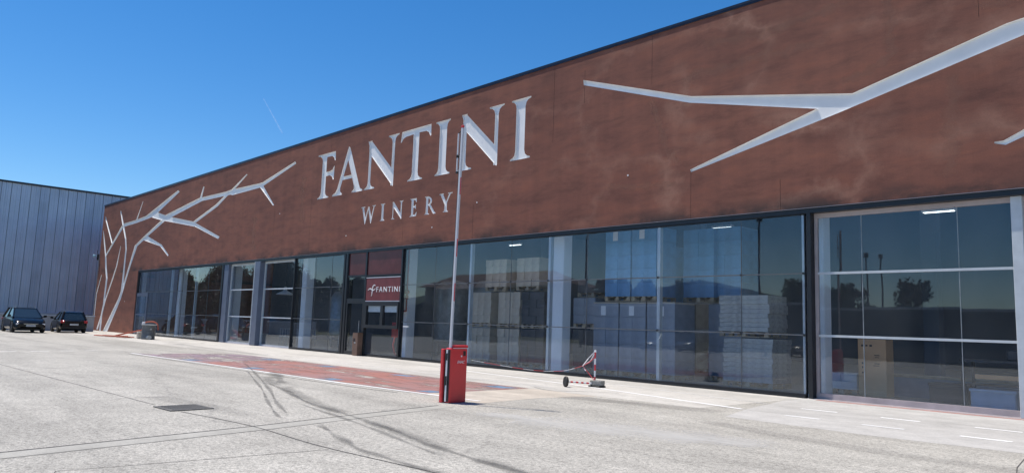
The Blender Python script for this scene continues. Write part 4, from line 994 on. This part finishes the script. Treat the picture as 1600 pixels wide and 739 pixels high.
# ================================================================== GOODS BEHIND THE GLASS
pal_me = None
def pallet_mesh(w_, d_):
    m = MB()
    for k in range(5): m.box(-w_/2+k*(w_-.1)/4, -w_/2+k*(w_-.1)/4+.1, -d_/2, d_/2, .12, .145)
    for k in range(3):
        y = -d_/2+.05+k*(d_-.1)/2
        m.box(-w_/2, w_/2, y-.05, y+.05, .0, .022)
        for j in range(3):
            x = -w_/2+.07+j*(w_-.14)/2; m.box(x-.065, x+.065, y-.05, y+.05, .022, .119)
    return m
def stack(x0, x1, z0, h, y, d_, mat_, label, group, layers=4, cols=2, sheet_=False, topmat=None, cat='stacked goods', jit=.008):
    w_ = x1-x0; t = thing('pallet_stack', label, cat, ((x0+x1)/2, y+d_/2, z0), 0, group)
    pallet_mesh(w_, d_).build('pallet', M['wood'], t)
    hh = h-.15; lh = hh/layers
    for k in range(layers):
        for j in range(cols):
            ww = w_/cols
            m = MB().bbox(-ww/2+.0015, ww/2-.0015, -d_/2, d_/2, .001, lh-.001, .006)
            o = m.build('carton', mat_, t, (-w_/2+ww*(j+.5)+random.uniform(-jit,jit), random.uniform(-jit,jit), .15+k*lh))
    if topmat: MB().bbox(-w_/2-.01, w_/2+.01, -d_/2-.01, d_/2+.01, h-.0, h+.05, .01).build('top_sheet', topmat, t)
    if sheet_:
        MB().box(-.10,.10,-d_/2-.014,-d_/2-.011,h-.38,h-.08).build('paper_label', M['white'], t, (random.uniform(-.1,.05),0,0))
    return t
G1 = 'blue wrapped stacks of goods'
for i, (a, c_) in enumerate([(-15.87,-14.84),(-14.80,-13.78),(-13.72,-12.70)]):
    nm = ['leftmost', 'middle', 'rightmost'][i]
    stack(a, c_, .02, 2.30, 1.5, 1.1, M['greyload'], 'grey-blue wrapped stack on the floor, %s of the three beside the grey crates' % nm, G1, 5, 2, True, M['cardload'])
for i, (a, c_) in enumerate([(-15.42,-14.40),(-14.34,-13.40)]):
    stack(a, c_, 2.40, 2.35, 1.5, 1.1, M['blueload'], 'bright blue wrapped stack set on top, %s of the upper two' % ['left', 'right'][i], G1, 5, 2, True)
stack(-13.2,-12.1,2.42,2.3,2.7,1.1,M['blueload'],'blue wrapped stack on top, set back behind the glass fin',G1,5,2)
for i, (a, z, h, mm, s) in enumerate([(-12.4,.02,2.35,'greyload','lower'),(-12.4,2.45,2.3,'blueload','upper')]):
    stack(a, a+1.1, z, h, 2.9, 1.1, M[mm], 'set-back %s wrapped stack left of the pale bundles' % s, G1, 5, 2)
G2 = 'grey cardboard stacks'
nm = ['left', 'middle', 'right']
for i, (a, c_) in enumerate([(-22.12,-20.98),(-20.56,-19.40),(-19.30,-18.16)]):
    stack(a, c_, .02, 1.36, 1.5, 1.0, M['cardload'] if i < 2 else M['darkload'], '%s cardboard stack of the bottom row by the white column' % nm[i] if i < 2 else 'dark stack of the bottom row by the white column', G2, 4, 3, jit=.015)
    stack(a, c_, 1.42, 1.32, 1.5, 1.0, M['cardload'] if i < 2 else M['darkload'], '%s cardboard stack of the second row up' % nm[i] if i < 2 else 'dark stack of the second row up', G2, 4, 3, jit=.015)
for i, (a, c_) in enumerate([(-21.45,-20.28),(-19.72,-18.56)]):
    stack(a, c_, 2.80, 1.20, 1.6, 1.0, M['cardload'], '%s cardboard stack of the two on the third level' % ['left','right'][i], G2, 4, 3, jit=.015)
stack(-16.95,-15.98,.02,1.43,1.7,1.0,M['darkload'],'dark crate stack beside the white column, lowest',None,3,2)
stack(-16.95,-15.98,1.50,1.02,1.7,1.0,M['greyload'],'grey stack beside the white column, second up',None,3,2)
stack(-16.95,-15.60,2.56,.6,1.9,1.2,M['darkload'],'dark crate at the top beside the white column',None,1,2)
G3 = 'pale grey bundles'
stack(-11.08,-9.60,.02,1.34,1.5,1.1,M['paleload'],'lower pale grey layered bundle, stacked alone right of the blue goods',G3,9,1,jit=.02)
stack(-11.20,-9.70,1.40,1.16,1.5,1.1,M['paleload'],'upper pale grey layered bundle on the lower one',G3,8,1,jit=.02)
for i, x in enumerate((-17.0,-15.8)):
    stack(x,x+1.0,.02,2.2,4.4,1.0,M['greyload'],'%s tall grey stack at the back' % ['left','right'][i],'far stacks',5,2)
    stack(x,x+1.0,2.3,2.2,4.4,1.0,M['blueload'],'%s tall blue stack on the grey one at the back' % ['left','right'][i],'far stacks',5,2)
for i, x in enumerate((-19.8,-18.5,-17.2,-15.9)):
    stack(x,x+1.1,.02,2.6,6.0,1.1,M['cardload'],'far cardboard stack, %s of the four behind the white column' % ['leftmost','second from left','second from right','rightmost'][i],'far stacks',5,2)
ct = thing('tall_carton', 'tall upright brown cardboard box with printed marks', 'box', (-7.03,1.75,.02))
MB().bbox(-.33,.33,-.25,.25,.06,1.44,.01).build('box', M['kraft'], ct)
mk2 = MB()
for (x, z, w_, h_) in [(-.22,1.28,.05,.05),(-.12,1.28,.05,.04),(-.02,1.28,.06,.05),(-.22,.85,.04,.05),(-.22,.75,.03,.05),(-.22,.62,.04,.04),(.12,1.05,.12,.02),(.12,1.0,.1,.015),(.12,.85,.12,.02),(.1,.8,.14,.015)]:
    mk2.box(x-w_/2,x+w_/2,-.2535,-.2505,z-h_/2,z+h_/2)
mk2.build('printed_marks', M['darkprint'], ct)
pallet_mesh(.9,.8).build('pallet', M['wood'], ct, (-.05,0,-.08)).scale = (1,1,.9)
stack(-8.35,-7.55,.02,.55,1.9,.8,M['white'],'small white parcel pile on a pallet beside the tall brown box',None,2,2)
tb = thing('work_table', 'dark work table with an orange-brown front edge at the right', 'table', (-4.2,1.6,.02))
MB().box(-.85,1.6,-.4,.5,1.02,1.07).build('table_top', M['darkload'], tb)
MB().bbox(-.55,1.6,-.43,-.39,.66,.76,.005).build('front_rail', M['kraft'], tb)
for x in (-.8,1.5):
    for y in (-.35,.45): MB().box(x-.03,x+.03,y-.03,y+.03,0,1.019).build('leg', M['black'], tb)
MB().box(-.79,1.5,-.3,.4,.5,.53).build('shelf', M['darkload'], tb)
for i, (x, y, mm, lb) in enumerate([(-4.4,1.35,'palecrate','pale blue crate on the floor under the work table'),(-5.6,2.6,'darkload','dark crate on the floor behind the table'),(-3.0,1.4,'greyload','grey crate on the floor at the right edge')]):
    cr = thing('crate', lb, 'crate', (x, y, .02))
    MB().bbox(-.42,.42,-.3,.3,0,.42,.02).build('body', M[mm], cr); MB().bbox(-.44,.44,-.32,.32,.39,.45,.01).build('rim', M[mm], cr)
for k in range(3):
    MB().bbox(-.30,.30,-.3,.3,0,.24,.03).build('equipment_case', M['darkload'], None, (-3.9+k*.7, 1.7, 1.09)); 
for k, o in enumerate([o for o in bpy.data.objects if o.name.startswith('equipment_case')]):
    tag(o, ['dark equipment case at the left end of the work table','dark equipment case in the middle of the work table','dark equipment case at the right end of the work table'][k], 'case')
bk = thing('wall_bench', 'long low grey shelf unit on the floor behind the right-hand glass', 'shelf', (-6.0,3.4,.02))
MB().box(-1.6,2.8,-.3,.3,.5,.56).build('top', M['wood'], bk); MB().box(-1.6,2.8,-.25,.3,0,.499).build('carcass', M['greyload'], bk)
# steel tanks in the hall
def tank(x, y, r, h, lb):
    t = thing('steel_tank', lb, 'tank', (x,y,.02), 0, 'steel tanks')
    MB().lathe([(0,.5),(r*.6,.45),(r,.7),(r,h-.3),(r*.7,h),(0,h+.1)], n=28).build('shell', M['steel'], t, smooth=True)
    for k in range(4):
        a = math.pi/4+k*math.pi/2; MB().cyl((r*.8*math.cos(a),r*.8*math.sin(a),0),(r*.8*math.cos(a),r*.8*math.sin(a),.7),.05,n=8).build('leg', M['steel'], t)
tank(-26.6,4.2,.8,3.4,'steel tank nearest the red fire pipe'); tank(-24.4,4.6,.8,3.4,'steel tank behind the red barrier'); tank(-35.8,4.0,.7,3.0,'steel tank behind the recessed bay'); 
# red fire pipe with cabinet by the column
fpz = thing('fire_pipe', 'dark red fire pipe running down the white column', 'pipe', (-25.5,.58,0))
MB().tube([(.32,0,6.0),(.32,0,1.95),(-.25,0,1.95),(-.25,0,1.5)],.035,8).build('pipe', M['redpipe'], fpz)
MB().cyl((.32,-.06,2.75),(.32,.06,2.75),.09,n=12).bbox(.26,.38,-.05,.05,2.45,2.6,.01).build('valve', M['redpipe'], fpz)
hc = thing('hose_cabinet', 'red fire hose cabinet low on the white column', 'fire cabinet', (-25.75,.52,.85))
MB().bbox(-.16,.28,-.10,.10,0,.62,.01).build('body', M['red'], hc)
MB().bbox(-.12,.24,-.106,-.1,.04,.58,.002).build('door', M['redpipe'], hc)
MB().tube([(-.05,0,0),(-.15,0,-.3),(-.02,-.02,-.6),(.1,0,-.75)],.04,8).build('hose', M['red'], hc)
# hanging lamp
hl = thing('pendant_lamp', 'pale metal pendant lamp hanging behind the recessed bay', 'lamp', (-38.35,1.8,0))
MB().lathe([(.02,3.25),(.09,3.2),(.1,3.02),(.42,2.86),(.5,2.80),(.42,2.82),(0,2.9)], n=24).build('shade', M['white'], hl, smooth=True)
MB().cyl((0,0,3.2),(0,0,ZT-.5),.012,n=6).build('cord', M['black'], hl)
# bicycles-like clutter: low racks
for i, x in enumerate((-38.6,-36.9)):
    rk = thing('metal_rack', ['left','right'][i]+' low metal rack under the pendant lamp', 'rack', (x,2.4,.02), 0, 'low racks')
    m = MB()
    for q in range(5): m.tube([(q*.3-.6,-.3,0),(q*.3-.6,-.3,.9),(q*.3-.6,.3,.9),(q*.3-.6,.3,0)],.02,6)
    m.build('hoops', M['steel'], rk); MB().box(-.65,.65,-.33,.33,.45,.48).build('shelf', M['white_al'], rk)

# ================================================================== THE SIDE ACROSS THE CAR PARK (seen mirrored in the glass)
def tree_meshes(kind, seed, h, cr, n, lm):
    rnd = random.Random(seed)
    tr = MB(); z1 = h*.42
    pts = [(0,0,0),(rnd.uniform(-.1,.1),rnd.uniform(-.1,.1),z1*.6),(rnd.uniform(-.2,.2),rnd.uniform(-.2,.2),z1),(0,0,h*.75)]
    rs = [.16,.13,.10,.05]
    for i in range(3): tr.cyl(pts[i],pts[i+1],rs[i]*h/6,rs[i+1]*h/6,8)
    blobs = []
    for k in range(13 if kind == 'pine' else 20):
        a = rnd.uniform(0,6.28); rad = cr*rnd.uniform(.15,.8)*(1 if kind != 'pine' else 1.1); zz = h*(rnd.uniform(.16,.93) if kind == 'low' else rnd.uniform(.42,.93) if kind != 'pine' else rnd.uniform(.62,.9))
        p = (rad*math.cos(a), rad*math.sin(a), zz); blobs.append((p, cr*(rnd.uniform(.25,.5) if kind != 'pine' else rnd.uniform(.22,.42))))
        tr.cyl((0,0,min(zz-.3,h*.6)), p, .04*h/6, .015, 5)
    lv = MB()
    for _ in range(n):
        p, r = rnd.choice(blobs)
        d_ = Vector((rnd.gauss(0,1),rnd.gauss(0,1),rnd.gauss(0,.75))).normalized()*r*(rnd.uniform(.5,1.08) if kind != 'pine' else rnd.uniform(.3,1.35))
        q = Vector(p)+d_; s = rnd.uniform(.07,.17)
        e = Euler((rnd.uniform(0,6),rnd.uniform(0,6),rnd.uniform(0,6))).to_matrix()
        lv.add([q+e@Vector((-s,-s*.6,0)),q+e@Vector((s,-s*.5,0)),q+e@Vector((s*.8,s*.6,.02)),q+e@Vector((-s*.7,s*.6,0))],[(0,1,2,3)])
    return tr.mesh('trunk', [M['bark']]), lv.mesh('crown', [lm])
TV = [tree_meshes('low',1,6.5,2.2,7500,M['leafd']), tree_meshes('low',2,8.5,3.3,12000,M['leafd']), tree_meshes('round',3,7.0,2.0,3600,M['leafm']), tree_meshes('pine',4,6.8,1.7,1500,M['leafd'])]
def tree(x, y, k, s, label, group='trees across the car park'):
    t = thing('tree', label, 'tree', (x,y,-.02), random.uniform(0,6), group); t.scale = (s*random.uniform(.9,1.1), s*random.uniform(.9,1.1), s)
    link('trunk', TV[k][0], t); link('crown', TV[k][1], t)
for (x, y, k, s, lb) in [(-21.7,-50,3,1.02,'mirrored lone tree with open crown between poles and carton'),(-27.9,-51,2,.95,'mirrored bushy tree left of the two tall masts'),(-30.2,-47,3,.98,'mirrored open-crowned tree behind the dark parked car'),
    (-31.4,-52,2,.85,'mirrored small tree next to the open-crowned one'),(-41.3,-47,3,1.0,'mirrored open tree above the grey-blue goods'),(-39.6,-48.5,2,.82,'mirrored low tree beside it'),(-48,-48,2,.98,'mirrored bushy tree over the upper blue goods'),(-52.3,-49,0,1.1,'mirrored tall dark tree left of the lamp post')]:
    tree(x,y,k,s,lb)
rnd = random.Random(5)
for i in range(17):
    x = -74-i*3.6+rnd.uniform(-1,1); y = -26-rnd.uniform(0,5)
    tree(x, y, 1 if i > 2 else 0, rnd.uniform(.85,1.12)*(1.12 if i > 4 else .9), 'dark bushy tree merging into the dense mirrored row beyond the hedge', 'dense tree row at the left')
# dark low shed and hedge
sh = thing('low_shed', 'long low dark shed across the car park, mirrored in the right-hand glass', 'building', (0,-43,0))
for k in range(26): MB().box(-52+k*2.6,-52+k*2.6+2.57,-4,0,0,3.9).build('wall_panel', M['farwall'], sh)
MB().box(-52.1,15.7,-4.1,.15,3.901,4.1).build('roof_edge', M['white_al'], sh)
hd = MB(); rnd = random.Random(9)
for _ in range(44000):
    x = rnd.uniform(-185,-53); y = -33-rnd.uniform(0,1.6) - (x+53)*-.02; z = rnd.uniform(0,3.5)*(.9+.15*math.sin(x*.8)); s = rnd.uniform(.1,.24)
    e = Euler((rnd.uniform(0,6),rnd.uniform(0,6),0)).to_matrix(); q = Vector((x,y,z))
    hd.add([q+e@Vector((-s,-s,0)),q+e@Vector((s,-s,0)),q+e@Vector((s,s,0)),q+e@Vector((-s,s,0))],[(0,1,2,3)])
tag(hd.build('hedge', M['hedge']), 'dense dark hedge along the far side of the car park', 'hedge', kind='stuff')
hp = thing('hipped_house', 'long low building with brown hipped roof across the car park', 'building', (-92,-66,0))
MB().box(-19,15,-8,0,0,8.0).build('wall', M['farpale'], hp)
MB().add([(-20,-9,8.0),(16,-9,8.0),(16,1,8.0),(-20,1,8.0),(-14,-4,11.0),(10,-4,11.0)],[(0,1,5,4),(3,4,5,2),(0,4,3),(1,2,5),(0,3,2,1)]).build('roof', M['roof'], hp)
for k in range(9):
    wdw = MB().box(-17+k*3.6,-15.4+k*3.6,.0,.06,4.8,6.6).build('window', M['carglass'], hp)
ow = thing('white_warehouse', 'flat pale warehouse across the car park, mirrored above the entrance', 'building', (-70,-78,0))
MB().box(-14,12,-10,0,0,7.6).build('wall', M['farpale'], ow); MB().box(-14.2,12.2,-10.2,.2,7.601,8.0).build('roof_edge', M['coping'], ow)
def mast(name, x, y, h, lb, arm=True):
    t = thing(name, lb, 'pole', (x,y,0), 0)
    MB().cyl((0,0,0),(0,0,h-.4),.10,.06,10).build('mast', M['farwall'], t)
    if arm:
        MB().tube(smooth_pts([(0,0,h-.5),(.15,.1,h-.1),(.6,.3,h+.1),(1.1,.6,h+.05)],4),.045,6).build('arm', M['farwall'], t)
        MB().bbox(1.0,1.6,.5,.72,h-.02,h+.1,.03).build('lamp_head', M['farwall'], t)
    else: MB().bbox(-.16,.16,-.16,.16,h-.4,h,.03).build('mast_head', M['farwall'], t)
mast('street_lamp',-40.9,-30,9.6,'tall curved street lamp mirrored beside the white column')
mast('street_lamp',-24.8,-30,9.6,'tall straight street lamp mirrored above the pale bundles',False)
mast('lighting_mast',-25.7,-50,9.4,'left of two thin dark masts mirrored in the right-hand glass',False)
mast('lighting_mast',-24.7,-50.6,9.3,'right of two thin dark masts mirrored in the right-hand glass',False)
o = make_car('parked_car', 'black car parked across the lot, mirrored beside the pale bundles', M['carblack'], 'suv', 'cars parked across the lot'); o.location = (-23.4,-33.5,0); o.rotation_euler = (0,0,R_(80))
for x, y, lab, pt_, rz in [(-70,-15.5,'dark red car parked at the far left, mirrored in the leftmost bay',M['carred'],-20),(-33.5,-36,'grey car parked across the lot, mirrored behind the marker post',M['cargrey'],95),(-38,-36.5,'grey hatchback next to the other grey car across the lot',M['cargrey'],85)]:
    q = make_car('parked_car', lab, pt_, 'hatch' if rz == 85 else 'suv', 'cars parked across the lot'); q.location = (x,y,0); q.rotation_euler = (0,0,R_(rz))

# ================================================================== CONTRAIL
m, n, l, b = nt('contrail_ice')
n.remove(b); b = n.new("ShaderNodeAddShader"); d1 = n.new("ShaderNodeBsdfDiffuse"); d2 = n.new("ShaderNodeBsdfTranslucent")
d1.inputs[0].default_value = d2.inputs[0].default_value = (.6,.62,.66,1); l.new(d1.outputs[0], b.inputs[0]); l.new(d2.outputs[0], b.inputs[1])
tr = n.new("ShaderNodeBsdfTransparent"); ms = n.new("ShaderNodeMixShader")
vec = coords(n, l, (.02,.02,.02), 'World')
l.new(ramp(n, l, noise_n(n, l, vec, 2, 4), [(.35,.01),(.7,.08)]), ms.inputs[0]); l.new(tr.outputs[0], ms.inputs[1]); l.new(b.outputs[0], ms.inputs[2])
l.new(ms.outputs[0], n["Material Output"].inputs[0])
def dirv(px, py): return (v*F_PX + rr*(px-800) - uu*(py-369.5)).normalized()
cA = Vector((0,-CAM_D,CAM_H)) + dirv(412,155)*6200; cB = Vector((0,-CAM_D,CAM_H)) + dirv(441,208)*6900
ctr = MB().cyl(cA, cB, 3.5, 9, 10)
tag(ctr.build('contrail', m, smooth=True), 'faint short white contrail in the blue sky', kind='stuff')
